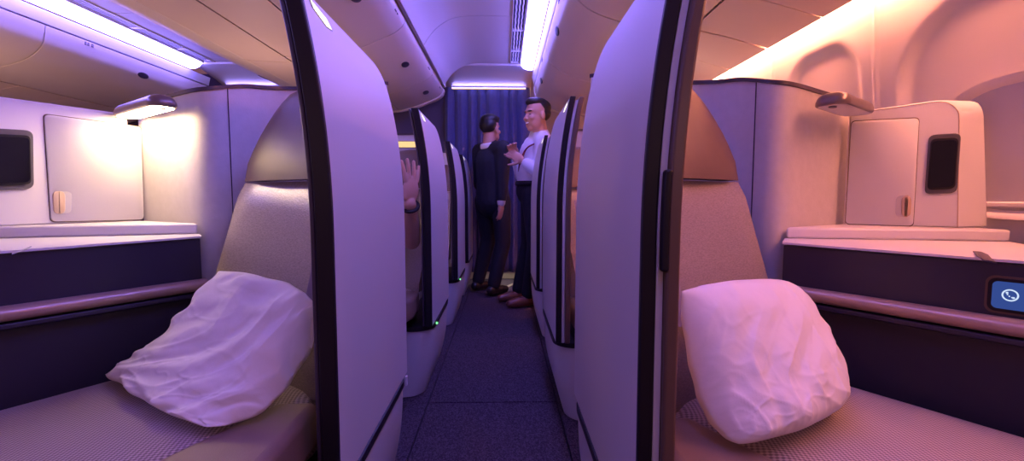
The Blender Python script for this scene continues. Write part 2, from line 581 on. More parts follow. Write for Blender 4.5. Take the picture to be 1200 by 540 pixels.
# centre bins: door curve then flat underside
CB = [tuple(p) for p in smoothline([(-0.545, 1.862), (-0.560, 1.825), (-0.61, 1.785), (-0.70, 1.745), (-0.80, 1.705), (-0.945, 1.668)], 5)]
CBT = [(-0.952, 1.667), (-1.05, 1.658), (-1.216, 1.655)]
LIPC = [(-0.527, 1.905), (-0.532, 1.868)]
for mir in (False, True):
    f = (lambda x: C2 - x) if mir else (lambda x: x)
    cuts = [(1.593, 2.615), (2.623, 3.645), (3.653, 4.24)] if not mir else [(1.208, 2.72), (2.728, 4.24)]
    names = ['centre overhead bin whose latch is nearest the door marker light', 'centre overhead bin second from the curtain end',
             'short centre overhead bin beside the curtain'] if not mir else \
            ['centre bin over the left seats, its pale underside cut by the top frame edge',
             'centre bin whose pale underside ends at the left aisle curtain']
    for (a, b), nm in zip(cuts, names):
        t = thing('overhead_bin', nm, 'overhead bin', (f(-0.9), (a + b) / 2, 1.9), 'centre overhead bins')
        slabprof(CB, a, b, f, 0.012, (-1.1, 1.9)).build('door', M['bin'], t, bevel=0.003)
        slabprof(CBT, a, b, f, 0.02, (-1.1, 1.9)).build('underside_panel', M['under'], t, bevel=0.002)
        MB().ring_loft([[(f(x), y, z) for x, z in [(-0.57, 1.95), (-0.565, 1.84), (-0.64, 1.79), (-0.93, 1.69), (-1.215, 1.68), (-1.215, 1.95)]]
                        for y in (a + 0.004, b - 0.004)]).build('body', M['under'], t)
        ym = (a + b) / 2
        q = MB()
        cx, cz = f(-0.657), 1.764
        nrm = Vector((0.40 if not mir else -0.40, 0, -0.91)).normalized()
        tan_ = Vector((nrm.z, 0, -nrm.x))
        ring = lambda r1, r2, d: [Vector((cx, ym, cz)) + nrm * d + Vector((0, 1, 0)) * r1 * math.cos(2 * math.pi * k / 20) + tan_ * r2 * math.sin(2 * math.pi * k / 20) for k in range(20)]
        q.ring_loft([ring(0.052, 0.026, -0.004), ring(0.052, 0.026, 0.004), ring(0.043, 0.019, 0.005)]).build('latch', M['darkp'], t)
        if not mir: placard(f, -0.556, 1.835, b - 0.2, t, 1)
    # thin lip between ceiling and bins
    struct(MB().ring_loft([[(f(x), y, z) for x, z in [(-0.523, 1.93), (-0.526, 1.872), (-0.545, 1.872), (-0.56, 1.93)]] for y in (-0.45, 4.24)]).build('trim', M['lip']))
    # end cap of the bin row: bullnose
    rows = []
    prof = CB + CBT
    for k in range(7):
        a = k / 6 * math.pi / 2
        sc = 1 - 0.25 * (1 - math.cos(a))
        rows.append([(f(-1.216 + (x + 1.216) * (1 - 0.10 * (1 - math.cos(a)))), 4.245 + 0.26 * math.sin(a), 1.88 + (z - 1.88) * (1 - 0.5 * (1 - math.cos(a)))) for x, z in prof])
    struct(MB().sheet(rows).build('trim', M['bin'], solid=0.01, smooth=80))

# outboard bins, right (over the window suites) and far left
OB = [tuple(p) for p in smoothline([(0.282, 1.895), (0.292, 1.84), (0.315, 1.775), (0.40, 1.705), (0.55, 1.655), (0.70, 1.638), (0.845, 1.632)], 5)]
OBT = [(0.852, 1.630), (1.0, 1.600), (1.12, 1.568), (1.2, 1.545)]
OBLIP = [(0.262, 1.975), (0.280, 1.905), (0.31, 1.905), (0.38, 1.975)]
for mir in (False, True):
    f = (lambda x: C2 - x) if mir else (lambda x: x)
    cuts = [(1.028, 2.096), (2.104, 3.11), (3.118, 4.25)] if not mir else [(1.348, 2.836), (2.844, 4.34)]
    names = ['right overhead bin above the near right door panel',
             'right overhead bin with its latch above the white-shirted man', 'right overhead bin nearest the curtain'] if not mir else \
            ['far left overhead bin at the upper left corner with small seat marks',
             'far left overhead bin with a dark oval latch above the lit lamp']
    for (a, b), nm in zip(cuts, names):
        t = thing('overhead_bin', nm, 'overhead bin', (f(0.8), (a + b) / 2, 1.8), 'outboard overhead bins')
        slabprof(OB, a, b, f, 0.012, (0.8, 1.8)).build('door', M['bin'], t, bevel=0.003)
        MB().ring_loft([[(f(x), y, z) for x, z in [(0.32, 1.97), (0.31, 1.86), (0.345, 1.775), (0.56, 1.68), (0.84, 1.652), (1.185, 1.57), (1.2, 1.75), (1.2, 1.97)]]
                        for y in (a + 0.004, b - 0.004)]).build('body', M['under'], t)
        # underside split in service panels
        n = max(1, round((b - a) / 0.34))
        for k in range(n):
            ya, yb = a + (b - a) * k / n + 0.002, a + (b - a) * (k + 1) / n - 0.002
            slabprof(OBT, ya, yb, f, 0.014, (1.0, 1.8)).build('underside_panel', M['under'], t, bevel=0.002)
        ym = (a + b) / 2
        cx, cz = f(0.302), 1.80
        nrm = Vector((-0.94 if not mir else 0.94, 0, -0.34)).normalized()
        tan_ = Vector((nrm.z, 0, -nrm.x))
        ring = lambda r1, r2, d: [Vector((cx, ym, cz)) + nrm * d + Vector((0, 1, 0)) * r1 * math.cos(2 * math.pi * k / 20) + tan_ * r2 * math.sin(2 * math.pi * k / 20) for k in range(20)]
        MB().ring_loft([ring(0.05, 0.022, -0.006), ring(0.05, 0.022, 0.004), ring(0.042, 0.016, 0.005)]).build('latch', M['darkp'], t)
        placard(f, 0.285, 1.872, a + 0.25, t, -1)
    y0, y1 = (-0.3, 4.25) if not mir else (0.3, 4.34)
    struct(MB().ring_loft([[(f(x), y, z) for x, z in OBLIP] for y in (y0, y1)]).build('trim', M['lip']))
    rows = []
    prof = OB + OBT
    for k in range(7):
        a = k / 6 * math.pi / 2
        rows.append([(f(0.95 + (x - 0.95) * (1 - 0.08 * (1 - math.cos(a)))), y1 + 0.005 + 0.22 * math.sin(a), 1.85 + (z - 1.85) * (1 - 0.5 * (1 - math.cos(a)))) for x, z in prof])
    struct(MB().sheet(rows).build('trim', M['bin'], solid=0.01, smooth=80))

# cove light between right bins and side wall
t = thing('cove_light', 'warm orange cove light along the top of the right sidewall', 'cove light', (1.23, 2, 1.6))
MB().ring_loft([[(x, y, z) for x, z in ((1.206, 1.585), (1.248, 1.60), (1.248, 1.606), (1.206, 1.606))] for y in (0.0, 4.5)]).build('diffuser', M['cove'], t)

# ------------------------------------------------------------------ aisle carpet
for (ya, yb, nm) in ((0.1, 1.885, 'near speckled navy carpet panel in the aisle foreground'), (1.893, 4.2, 'far speckled navy carpet panel running to the curtain')):
    tag(MB().box((-0.318, ya, -0.011), (0.224, yb, 0.0)).build('carpet_runner', M['carpet'], loc=(0, (ya + yb) / 2, 0)), nm, 'carpet', 'aisle carpet panels')
for x0, x1, nm in ((-1.3, -0.324, 'dark carpet strip under the left suites'), (0.230, 1.28, 'dark carpet strip under the right suites')):
    tag(MB().box((x0, 0.1, -0.011), (x1, 4.55, 0.0)).build('carpet_runner', M['carpet'], loc=((x0 + x1) / 2, 2.3, 0)), nm, 'carpet', 'suite carpet strips')
struct(MB().prism([at_z(572, 344, 0.0), at_z(574, 346, 0.0), at_z(613, 328.6, 0.0), at_z(612, 327.6, 0.0)], (0, 0, 0.004)).build('trim_threshold', M['metal']))
struct(MB().box((-0.6, 4.202, -0.011), (0.3, 5.35, -0.001)).build('floor', M['endnavy']))

# ------------------------------------------------------------------ suites
PITCHY = 1.04
ROW = {-1: (0.0, 1.12, 2.18, 3.1), 1: (0.0, 1.05, 2.09)}
LSHELL = (0.832, 1.94, 3.05, 3.98)


def T(side, x, y, z=0.0):
    """left-hand suite coordinates to the world; the right one is its mirror"""
    return Vector((x, y, z)) if side < 0 else Vector((-0.108 - x, y - 0.102, z))


def lean(z):
    o = 0.042 * max(0, (z - 0.80) / 0.42) ** 2.1
    return o


X0 = -0.308


def bar(side, w0, w1, u0, u1, z0, z1, y0, n=26, extra=None):
    rings = []
    for k in range(n + 1):
        z = z0 + (z1 - z0) * k / n
        l = lean(z)
        rings.append([T(side, X0 - l - w, y0 + u, z) for w, u in ((w0, u0), (w1, u0), (w1, u1), (w0, u1))])
    return MB().ring_loft(rings)


def plate(side, w0, w1, y0, outline):
    """panel with an outline in (u,z) following the leaning profile, thickness w0..w1; outline given as rows z -> (ua, ub)"""
    a, b = [], []
    bm = MB()
    rings = []
    for z, ua, ub in outline:
        l = lean(z)
        rings.append([T(side, X0 - l - w, y0 + u, z) for w, u in ((w0, ua), (w1, ua), (w1, ub), (w0, ub))])
    return bm.ring_loft(rings)


def shell_rows(z0, z1, grow=0.0, u0=0.0):
    # trailing edge of the panel, as u(z)
    prof = [(0.0, 0.592), (0.82, 0.590), (0.955, 0.584), (1.06, 0.579), (1.119, 0.572), (1.16, 0.562), (1.189, 0.548), (1.21, 0.530), (1.225, 0.508), (1.234, 0.48), (1.240, 0.44), (1.246, 0.0)]

    def ue(z):
        for (za, a), (zb, b) in zip(prof, prof[1:]):
            if za <= z <= zb: return a + (b - a) * (z - za) / (zb - za)
        return prof[-1][1]
    zs = [z0 + (z1 - z0) * k / 30 for k in range(31)]
    zs = [z for z in zs if z < 1.05] + [1.06, 1.08, 1.10, 1.12, 1.14, 1.16, 1.175, 1.19, 1.20, 1.21, 1.218, 1.224, 1.229, 1.233, 1.237, 1.2395]
    zs = sorted(set(round(z, 4) for z in zs if z0 <= z <= z1))
    return [(z + (grow if z > 1.0 else 0), u0, ue(z) + grow) for z in zs]


def footprint(side, y0, z, inset, grow=0.0, wi=0.15):
    # rounded end footprint; aisle face at X0+... with rounded front/back corners
    pts = []
    xa, xb = X0 - inset + grow, X0 - wi
    ua, ub = -0.006 - grow, 0.600 + grow
    r = 0.085
    for k in range(9):
        a = math.pi / 2 * k / 8
        pts.append((xa - r + r * math.cos(a) , ub - r + r * math.sin(a)))
    pts.append((xb, ub)); pts.append((xb, ua))
    for k in range(9):
        a = -math.pi / 2 + math.pi / 2 * k / 8
        pts.append((xa - r + r * math.cos(a), ua + r + r * math.sin(a)))
    return [T(side, x, y0 + u, z) for x, u in pts]


def make_shell(side, y0, label, first, led=False):
    t = thing('suite_partition', label, 'suite partition', T(side, X0 - 0.03, y0 + 0.3, 0), 'white suite partitions along the aisle')
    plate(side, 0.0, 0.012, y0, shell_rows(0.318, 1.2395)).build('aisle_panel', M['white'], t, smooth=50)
    plate(side, 0.0125, 0.020, y0, shell_rows(0.318, 1.2395, 0.004)).build('backing_panel', M['darkp'], t, smooth=50)
    lap = 0.013 if side < 0 else 0.0
    L = side < 0
    bar(side, -0.001, 0.030 if L else 0.0205, -0.013, -0.0005, 0.318, 1.244, y0).build('edge_trim', M['black'], t, bevel=0.003, smooth=50)
    plate(side, 0.0215, 0.0315, y0, [(z, (0.004 if L else -0.010), u - 0.02) for z, _, u in shell_rows(0.318, 1.232)]).build('sliding_door', M['white'], t, smooth=50)
    bar(side, 0.0325, 0.042 if L else 0.052, -0.006 if L else -0.022, 0.03, 0.318, 1.240, y0).build('inner_frame', M['darkp' if L else 'brown'], t, bevel=0.004, smooth=50)
    plate(side, 0.036, 0.042, y0, [(z, 0.032, u - 0.006) for z, _, u in shell_rows(0.318, 1.232)]).build('inner_panel', M['screen'], t, smooth=50)
    if side > 0 and first:
        bar(side, 0.024, 0.035, -0.026, -0.0105, 0.765, 0.91, y0).build('door_handle', M['black'], t, bevel=0.004, smooth=50)
    # base below the seam
    rings = []
    for k in range(13):
        z = 0.004 + 0.290 * k / 12
        ins = 0.045 * (1 - k / 12) ** 2.2
        rings.append(footprint(side, y0, z, ins))
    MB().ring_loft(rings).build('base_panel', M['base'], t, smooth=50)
    MB().ring_loft([footprint(side, y0, z, 0, g) for z, g in ((0.2945, 0.0), (0.296, 0.004), (0.315, 0.004), (0.3175, 0.0))]).build('seam_strip', M['black'], t, smooth=50)
    # marker light slot
    pl = [(0.028, 1.231), (0.045, 1.2285), (0.100, 1.2225), (0.120, 1.2085), (0.092, 1.2055), (0.038, 1.2175)]
    rin = [T(side, X0 - lean(z) + 0.0005, y0 + u, z) for u, z in pl]
    rout = [T(side, X0 - lean(z) + 0.0022, y0 + u, z) for u, z in pl]
    MB().ring_loft([rin, rout]).build('marker_light', M['marker'], t)
    MB().ring_loft([[T(side, X0 - lean(z) + d, y0 + 0.072 + (u - 0.072) * g, 1.2185 + (z - 1.2185) * g) for u, z in pl] for d, g in ((0.0003, 1.12), (0.0012, 1.12))]).build('marker_bezel', M['darkp'], t)
    if led:
        c = T(side, X0 + 0.006, y0 + 0.085, 0.308)
        MB().ell(c, (0.006, 0.006, 0.005)).build('indicator_light', M['green'], t)
    if first and side < 0:
        MB().box(T(side, X0 + 0.0005, y0 + 0.556, 0.285), T(side, X0 + 0.006, y0 + 0.570, 0.315)).build('seam_tab', M['lip'], t, bevel=0.001)
    return t


LY0 = 0.832
RY0 = 0.762
lab_l = ['large white suite partition at left centre, black leading edge cut by the frame',
         'white suite partition behind the large left one, green light on its seam',
         'third white suite partition on the left side of the aisle',
         'last left suite partition, beside the man in the dark suit']
lab_r = ['large white suite partition at right centre with black door handle',
         'white suite partition behind the large right one, before brown seat leather',
         'last right suite partition, in front of the white-shirted man']
for k in range(4):
    make_shell(-1, LSHELL[k], lab_l[k], k == 0, led=k in (1, 2))
for k in range(3):
    make_shell(1, RY0 + ROW[1][k], lab_r[k], k == 0)

# ---- seat frame
b_ = Vector((math.sin(TH), math.cos(TH)))
r_ = Vector((math.cos(TH), -math.sin(TH)))
O_ = Vector((-0.84, 1.22))


def SP(side, s, t, z):
    p = O_ + b_ * s + r_ * t
    return T(side, p.x, p.y, z)


def sat(z): return 0.0755 + 0.32 * (z - 0.663)    # backrest front face along s


def rrect(x0, x1, y0, y1, r, n=6):
    pts = []
    for cx, cy, a0 in ((x1 - r, y1 - r, 0), (x0 + r, y1 - r, 90), (x0 + r, y0 + r, 180), (x1 - r, y0 + r, 270)):
        for k in range(n + 1):
            a = R(a0 + 90 * k / n)
            pts.append((cx + r * math.cos(a), cy + r * math.sin(a)))
    return pts


SW = {-1: 0.535, 1: 0.485}


def make_seat(side, k, label, foot=-0.80):
    W = SW[side]

    def SP(side, s, t, z):
        p = O_ + b_ * s + r_ * t
        return T(side, min(p.x, -0.376 - lean(z) if z > 0.3185 else -0.464), p.y, z)
    t = thing('aircraft_seat', label, 'seat', SP(side, -0.2, W / 2, 0), 'reclined suite seats')
    # cushion: crowned slab
    rings = []
    for (z, ins) in ((0.320, 0.012), (0.335, 0.0), (0.40, 0.0), (0.425, 0.004), (0.440, 0.014), (0.449, 0.032), (0.453, 0.07), (0.455, 0.12), (0.456, 0.2)):
        rings.append([SP(side, s, tt, z) for s, tt in rrect(foot + ins, 0.02 - ins * 0.3, 0.004 + ins, W - 0.004 - ins, 0.05 if ins < 0.05 else 0.03)])
    MB().ring_loft(rings).build('seat_cushion', M['cushL' if side < 0 else 'cushR'], t, smooth=60)
    # piping along the aisle-side cushion edge
    MB().tube([SP(side, s, W - 0.003, 0.405) for s in (foot + 0.02, foot * 0.6, foot * 0.3, 0.0)], 0.006, 8).build('piping', M['navy'], t)
    MB().ring_loft([[SP(side, s, tt, z) for s, tt in rrect(foot + 0.08, 0.0, 0.02, W - 0.02, 0.04)] for z in (0.0, 0.3175)]).build('seat_base', M['navy2'], t, bevel=0.01)
    # backrest: gently cupped
    rings = []
    for j in range(13):
        z = 0.44 + (0.914 - 0.44) * j / 12
        cup = lambda u: 0.018 * (2 * u / W - 1) ** 2
        f = [(sat(z) - cup(u) + (0.012 * (1 - min(1, min(u, W - u) / 0.02)) ** 2), u) for u in [0.004 + (W - 0.008) * q / 14 for q in range(15)]]
        g = [(sat(z) + 0.10, W - 0.004), (sat(z) + 0.10, 0.004)]
        e = 0.01 if j in (0, 12) else 0
        rings.append([SP(side, s + e, u, z) for s, u in f + g])
    MB().ring_loft(rings).build('backrest', M['back'], t, smooth=50)
    # headrest leather with shouldered outline
    hp = [(0.918, 0.0), (0.97, 0.004), (1.01, 0.013), (1.05, 0.028), (1.09, 0.050), (1.12, 0.070), (1.145, 0.092), (1.165, 0.118), (1.178, 0.15), (1.184, 0.19), (1.186, 0.24)]
    rings = []
    for j, (z, ins) in enumerate(hp):
        zf = 0.918 + (z - 0.918) * (0.75 if k else 1.0)
        e = max(0, 0.02 * (1 - (1.186 - z) / 0.02)) if z > 1.166 else (0.008 if j == 0 else 0)
        wv = [ins + (W - 2 * ins) * q / 14 for q in range(15)]
        f = [(sat(z) - 0.028 * 1.0 + 0.02 * abs(2 * q / 14 - 1) ** 4 + e, u) for q, u in enumerate(wv)]
        g = [(sat(z) + 0.06 - e, W - ins), (sat(z) + 0.06 - e, ins)]
        rings.append([SP(side, s, u, zf) for s, u in f + g])
    MB().ring_loft(rings).build('headrest', M['headleather'], t, smooth=60)
    # armrest wedge beside the aisle edge of the cushion
    oc = [(max(-0.60, foot + 0.02), W + 0.006), (max(-0.50, foot + 0.10), W + 0.004), (-0.02, W + 0.004), (0.0, W + 0.02)]
    far = [SP(side, s, u, 0) for s, u in oc]
    xin = T(side, -0.378, 0)[0]
    ya = T(side, 0, 1.06)[1]; yb = T(side, 0, 0.62)[1]
    loop = [far[0], far[1], far[2]]
    p_end = Vector((xin, far[2].y, 0))
    loop2 = [Vector((xin, far[2].y - 0.0, 0)), Vector((xin, far[0].y + 0.16, 0)), Vector((xin + (0.02 if side > 0 else -0.02), far[0].y + 0.10, 0)), Vector((far[0].x + (-0.05 if side > 0 else 0.05), far[0].y + 0.02, 0))]
    loop = loop + loop2
    MB().ring_loft([[Vector((p.x, p.y, z)) for p in loop] for z in (0.36, 0.455)]).build('armrest', M['leather'], t, bevel=0.028, bseg=5, smooth=60)
    # shoulder belt
    if not (k == 1 and side < 0): MB().tube([SP(side, sat(0.86) - 0.012, W - 0.09, 0.86), SP(side, sat(0.72) - 0.016, W - 0.085, 0.72), SP(side, sat(0.60) - 0.018, W - 0.075, 0.60)],
              0.02, 8, flat=(0.022, 0.003)).build('seat_belt', M['strap'], t)
    if k:
        t.location.y += ROW[side][k]
    return t


sl = make_seat(-1, 0, 'left grey cloth seat with brown headrest beneath the lamp-lit partition')
sr = make_seat(1, 0, 'right grey cloth seat with brown headrest in the orange-lit suite')
for k, nm in ((1, 'seat in the second left suite behind the raised hand'), (2, 'seat in the third left suite glimpsed past its door edge')):
    make_seat(-1, k, nm, -0.42)
for k, nm in ((1, 'brown leather seat in the second right suite seen through its doorway'), (2, 'seat in the last right suite, mostly hidden')):
    make_seat(1, k, nm, -0.42)

# ---- fabric back partition curving round the seat
SPATH = [(-1.172, 1.505, 1.160), (-1.10, 1.465, 1.165), (-1.02, 1.42, 1.168), (-0.95, 1.378, 1.170), (-0.905, 1.352, 1.171), (-0.868, 1.342, 1.174),
         (-0.838, 1.356, 1.181), (-0.818, 1.392, 1.194), (-0.795, 1.44, 1.208), (-0.768, 1.50, 1.218), (-0.735, 1.545, 1.226), (-0.68, 1.572, 1.232),
         (-0.60, 1.58, 1.236), (-0.50, 1.57, 1.236), (-0.42, 1.53, 1.232), (-0.385, 1.475, 1.228)]


def make_screen(side, label):
    path = smoothline(SPATH, 5)
    t = thing('back_partition', label, 'partition', T(side, -0.8, 1.45, 0), 'suede back partitions')

    def sheet(i0, i1, z0, dz, th, name, m, out=0.0):
        pts = path[i0:i1 + 1]
        rings = []
        for i, p in enumerate(pts):
            gi = i0 + i
            q = path[min(gi + 1, len(path) - 1)] - path[max(gi - 1, 0)]
            nn = Vector((q.y, -q.x)).normalized()   # towards the occupant / camera
            zb = z0 if z0 < 1 else p.z + (z0 - 2)
            zt = p.z + dz
            a = Vector((p.x, p.y)) + nn * out
            c = a - nn * th
            rings.append([T(side, a.x, a.y, zb), T(side, a.x, a.y, zt), T(side, c.x, c.y, zt), T(side, c.x, c.y, zb)])
        return MB().ring_loft(rings).build(name, m, t, smooth=50)
    n = len(path) - 1
    cut = 35
    c_ = path[cut]
    MB().tube([T(side, c_.x + 0.001, c_.y - 0.001, z) for z in (0.4, 0.8, c_.z - 0.001)], 0.0016, 6).build('seam', M['darkp'], t)
    sheet(0, cut, 0.0, 0.0, 0.018, 'fabric_panel', M['screen'])
    sheet(cut, n, 0.0, 0.0, 0.0165, 'fabric_panel', M['screen'], out=-0.0012)
    sheet(0, n, 2.0005, 0.011, 0.026, 'top_trim', M['darkp'], out=0.004)
    return t


s1 = make_screen(-1, 'pale suede partition curving behind the left seat under the lit lamp')
s2 = make_screen(1, 'pale suede partition curving behind the right seat, orange and violet lit')
for k, nm in ((1, 'suede partition behind the seat of the second left suite'), (2, 'suede partition behind the seat of the third left suite')):
    dup(s1, (0, ROW[-1][k], 0), nm)
for k, nm in ((1, 'suede partition behind the seat of the second right suite'),):
    dup(s2, (0, ROW[1][k], 0), nm)

# glowing strip added in place of a yellow lit patch in the second left suite
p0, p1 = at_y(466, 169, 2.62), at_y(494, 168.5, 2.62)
t = thing('lit_patch', 'short glowing strip added for the yellow lit patch beyond the raised hand', 'lit patch', (p0 + p1) / 2)
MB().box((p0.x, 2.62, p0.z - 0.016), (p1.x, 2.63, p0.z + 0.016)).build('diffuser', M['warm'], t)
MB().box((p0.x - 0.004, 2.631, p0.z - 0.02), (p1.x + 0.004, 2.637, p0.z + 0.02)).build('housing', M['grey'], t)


# ---- side consoles
def make_console(side, label):
    t = thing('side_console', label, 'console', SP(side, -0.4, -0.2, 0), 'side consoles with a copper rail')
    S0, S1 = -0.85, 0.04
    # lower soft panel, upper navy panel
    MB().prism([SP(side, S0, -0.012, 0.02), SP(side, S1, -0.012, 0.02), SP(side, S1, -0.06, 0.02), SP(side, S0, -0.06, 0.02)], (0, 0, 0.58)).build('lower_panel', M['navy2'], t, bevel=0.003)
    zr = 0.7485 if side > 0 else 0.7595
    MB().ring_loft([[SP(side, ss, tt, z) for tt, z in ((-0.018, 0.603), (-0.018, zt_), (-0.06, zt_), (-0.06, 0.603))] for ss, zt_ in ((S0, 0.7485), (S1, zr))]).build('upper_panel', M['navy'], t, bevel=0.002)
    # rail: flattened tube with a lip below
    MB().tube([SP(side, s, -0.002, 0.634) for s in (S0, -0.5, -0.2, S1)], 0.02, 16, flat=(0.022, 0.0165)).build('rail', M['rail'], t, smooth=60)
    MB().prism([SP(side, S0, 0.012, 0.603), SP(side, S1, 0.012, 0.603), SP(side, S1, -0.017, 0.603), SP(side, S0, -0.017, 0.603)], (0, 0, 0.012)).build('rail_ledge', M['navy'], t, bevel=0.003)
    # lower ledge surface: from the navy edge, gently rising to the step
    A = [SP(side, S0, -0.012, 0.756), SP(side, S1, -0.012, 0.756 if side > 0 else 0.766)]
    if side < 0:
        lipL, lipR = Vector((-1.62, 1.09, 0)), Vector((-0.886, 1.333, 0))
        zt, zs = 0.797, 0.766
    else:
        lipL, lipR = Vector((1.278, 1.118, 0)), Vector((0.772, 1.226, 0))
        zt, zs = 0.790, 0.760
    a0, a1 = A[0], A[1]
    if side > 0:
        a0 = SP(side, -0.55, -0.012, 0.756)
    rings = []
    for q in range(13):
        w = q / 12
        pf = a0.lerp(a1, w)
        pb = Vector((lipL.x + (lipR.x - lipL.x) * w, lipL.y + 0.004 + (lipR.y - lipL.y) * w, zs))
        pm = pf.lerp(pb, 0.12) + Vector((0, 0, 0.002))
        rings.append([pf - Vector((0, 0, 0.005)), pf, pm, pb, pb - Vector((0, 0, 0.006)), pm - Vector((0, 0, 0.008))])
    MB().ring_loft(rings).build('ledge', M['ledge'], t, smooth=50)
    # raised shelf with a rounded lip
    if side < 0:
        back = [Vector((-0.90, 1.345, 0)), Vector((-1.172, 1.497, 0)), Vector((-1.75, 1.56, 0))]
    else:
        back = [Vector((0.785, 1.238, 0)), Vector((1.055, 1.395, 0)), Vector((1.285, 1.40, 0))]
    loop = [lipL, lipR] + back
    MB().ring_loft([[Vector((p.x, p.y, z)) for p in loop] for z in (zs + 0.0005, zt)]).build('shelf', M['ledge'], t, bevel=0.006, smooth=50)
    return t


cl = make_console(-1, 'left navy side console with copper rail and pale lamp-lit ledge')
cr = make_console(1, 'right navy side console with copper rail and blue touch screen')


# right console extras: touch screen with icons, lid notch
def wall_pt(px, py, tt):
    p = SP(1, 0, tt, 0)
    q = SP(1, 1, tt, 0)
    d = (q - p)
    n = Vector((d.y, -d.x, 0)).normalized()
    return hit(px, py, p, n), n


def on_panel(side, s, tt, z): return SP(side, s, tt, z)


cpt, nrm = wall_pt(1164, 343, -0.018)
if nrm.y > 0: nrm = -nrm
bdir = (SP(1, 1, 0, 0) - SP(1, 0, 0, 0)).normalized()
ctr = wall_pt(1163, 343, -0.018)[0]
zc0 = ctr.z
s_left = ctr


def panel_loop(s0, s1, z0, z1, r, off):
    # s measured from the left end towards the camera
    return [s_left - bdir * s + Vector((0, 0, z - zc0)) + nrm * off for s, z in rrect(s0, s1, z0, z1, r)]


ts = MB().ring_loft([panel_loop(-0.006, 0.150, zc0 - 0.033, zc0 + 0.030, 0.012, d) for d in (0.0005, 0.004)]).build('touch_screen', M['black'], cr, bevel=0.001)
MB().ring_loft([panel_loop(-0.010, 0.154, zc0 - 0.037, zc0 + 0.034, 0.014, d) for d in (0.0003, 0.002)]).build('touch_screen_bezel', M['brown'], cr)
MB().ring_loft([panel_loop(0.0, 0.144, zc0 - 0.027, zc0 + 0.024, 0.008, d) for d in (0.0042, 0.0048)]).build('display', M['screenblue'], ts)


def icon_ring(mb, s, z, r0, r1, off=0.005, n=28):
    a = [[s_left - bdir * (s + r * math.cos(2 * math.pi * k / n)) + Vector((0, 0, z + r * math.sin(2 * math.pi * k / n) - zc0)) + nrm * o for k in range(n)] for r, o in ((r0, off), (r1, off), (r1, off + 0.0004), (r0, off + 0.0004), (r0, off))]
    mb.ring_loft(a, cap=False)


ic = MB()
icon_ring(ic, 0.024, zc0, 0.0088, 0.0112)
# telephone handset: bent bar with two lobes
hs = [(-0.0042, 0.0042), (-0.0035, 0.001), (-0.001, -0.002), (0.0025, -0.0038), (0.0045, -0.0042)]
for i, (u, v) in enumerate(hs):
    r = 0.0019 if i in (0, 4) else 0.0012
    ic.ell(s_left - bdir * (0.024 + u) + Vector((0, 0, v)) + nrm * 0.0052, (r, r, r), seg=8)
ic.build('icon', M['icon'], ts)
ic = MB()
icon_ring(ic, 0.062, zc0, 0.0085, 0.0112)
icon_ring(ic, 0.062, zc0, 0.0001, 0.004)
ic.build('icon', M['icon2'], ts)
ic = MB()
icon_ring(ic, 0.112, zc0, 0.0088, 0.0112)
ic.build('icon', M['icon'], ts)
pts = [at_z(1140, 295.5, 0.7605), at_z(1150, 296.5, 0.7605), at_z(1158, 300, 0.7590), at_z(1163, 306, 0.7580), at_z(1168, 309, 0.757), at_z(1152, 306, 0.757), at_z(1148, 302, 0.758)]
MB().ring_loft([pts, [p + Vector((0, 0, 0.003)) for p in pts]]).build('lid_notch', M['darkp'], cr)
pts = [at_z(14, 297.5, 0.759), at_z(24, 294, 0.761), at_z(36, 289, 0.7645), at_z(37, 289.3, 0.7645), at_z(25, 294.8, 0.761), at_z(14, 298.2, 0.759)]
MB().ring_loft([pts, [p + Vector((0, 0, 0.002)) for p in pts]]).build('lid_notch', M['shade'], cl)


# ---- storage cabinets
def make_cabinet(side, P0, d, label, length, back, ztop, zbot):
    """P0: corner at the suede partition; d: horizontal direction along the face away from it"""
    d = Vector((d[0], d[1], 0)).normalized()
    n = Vector((d.y, -d.x, 0))
    if n.dot(CAM - P0) < 0: n = -n
    t = thing('storage_cabinet', label, 'cabinet', (P0.x, P0.y, zbot))
    return t, d, n


def face_loop(P0, d, n, u0, u1, z0, z1, r, off):
    return [Vector((P0.x, P0.y, 0)) + d * u + n * off + Vector((0, 0, z)) for u, z in rrect(u0, u1, z0, z1, r)]


# left cabinet
P0 = Vector((-1.176, 1.468, 0)); dL = (-0.46, -0.888)
t, d, n = make_cabinet(-1, P0, dL, 'left white storage cabinet with a square lamp-lit door', .6, .3, 1.137, .8)
u1 = 0.72
prof = [(0, 0.798), (0.0, 1.118), (0.004, 1.128), (0.014, 1.134), (0.28, 1.137), (0.28, 0.798)]
MB().ring_loft([[P0 + d * u - n * w + Vector((0, 0, z)) for w, z in prof] for u in (0.0, u1)]).build('body', M['cabinet'], t, bevel=0.004, smooth=50)


def uv_on(P0, d, n, px, py, off=0.0):
    p = hit(px, py, P0 + n * off, n)
    return (p - P0).dot(d), p.z


def quad_loop(P0, d, n, corners, off, r=0.012, k=5):
    """rounded quad from four photo corners projected on the cabinet face"""
    c = [Vector(uv_on(P0, d, n, *q)) for q in corners]
    pts = []
    for i in range(4):
        p, a, b = c[i], c[i - 1], c[(i + 1) % 4]
        pa, pb = p + (a - p).normalized() * r, p + (b - p).normalized() * r
        for j in range(k + 1):
            s = j / k
            pts.append(pa * (1 - s) ** 2 + p * 2 * s * (1 - s) + pb * s ** 2)
    return [P0 + d * p.x + n * off + Vector((0, 0, p.y)) for p in pts]


def grow(loop, g):
    c = sum(loop, Vector()) / len(loop)
    return [c + (p - c) * g for p in loop]


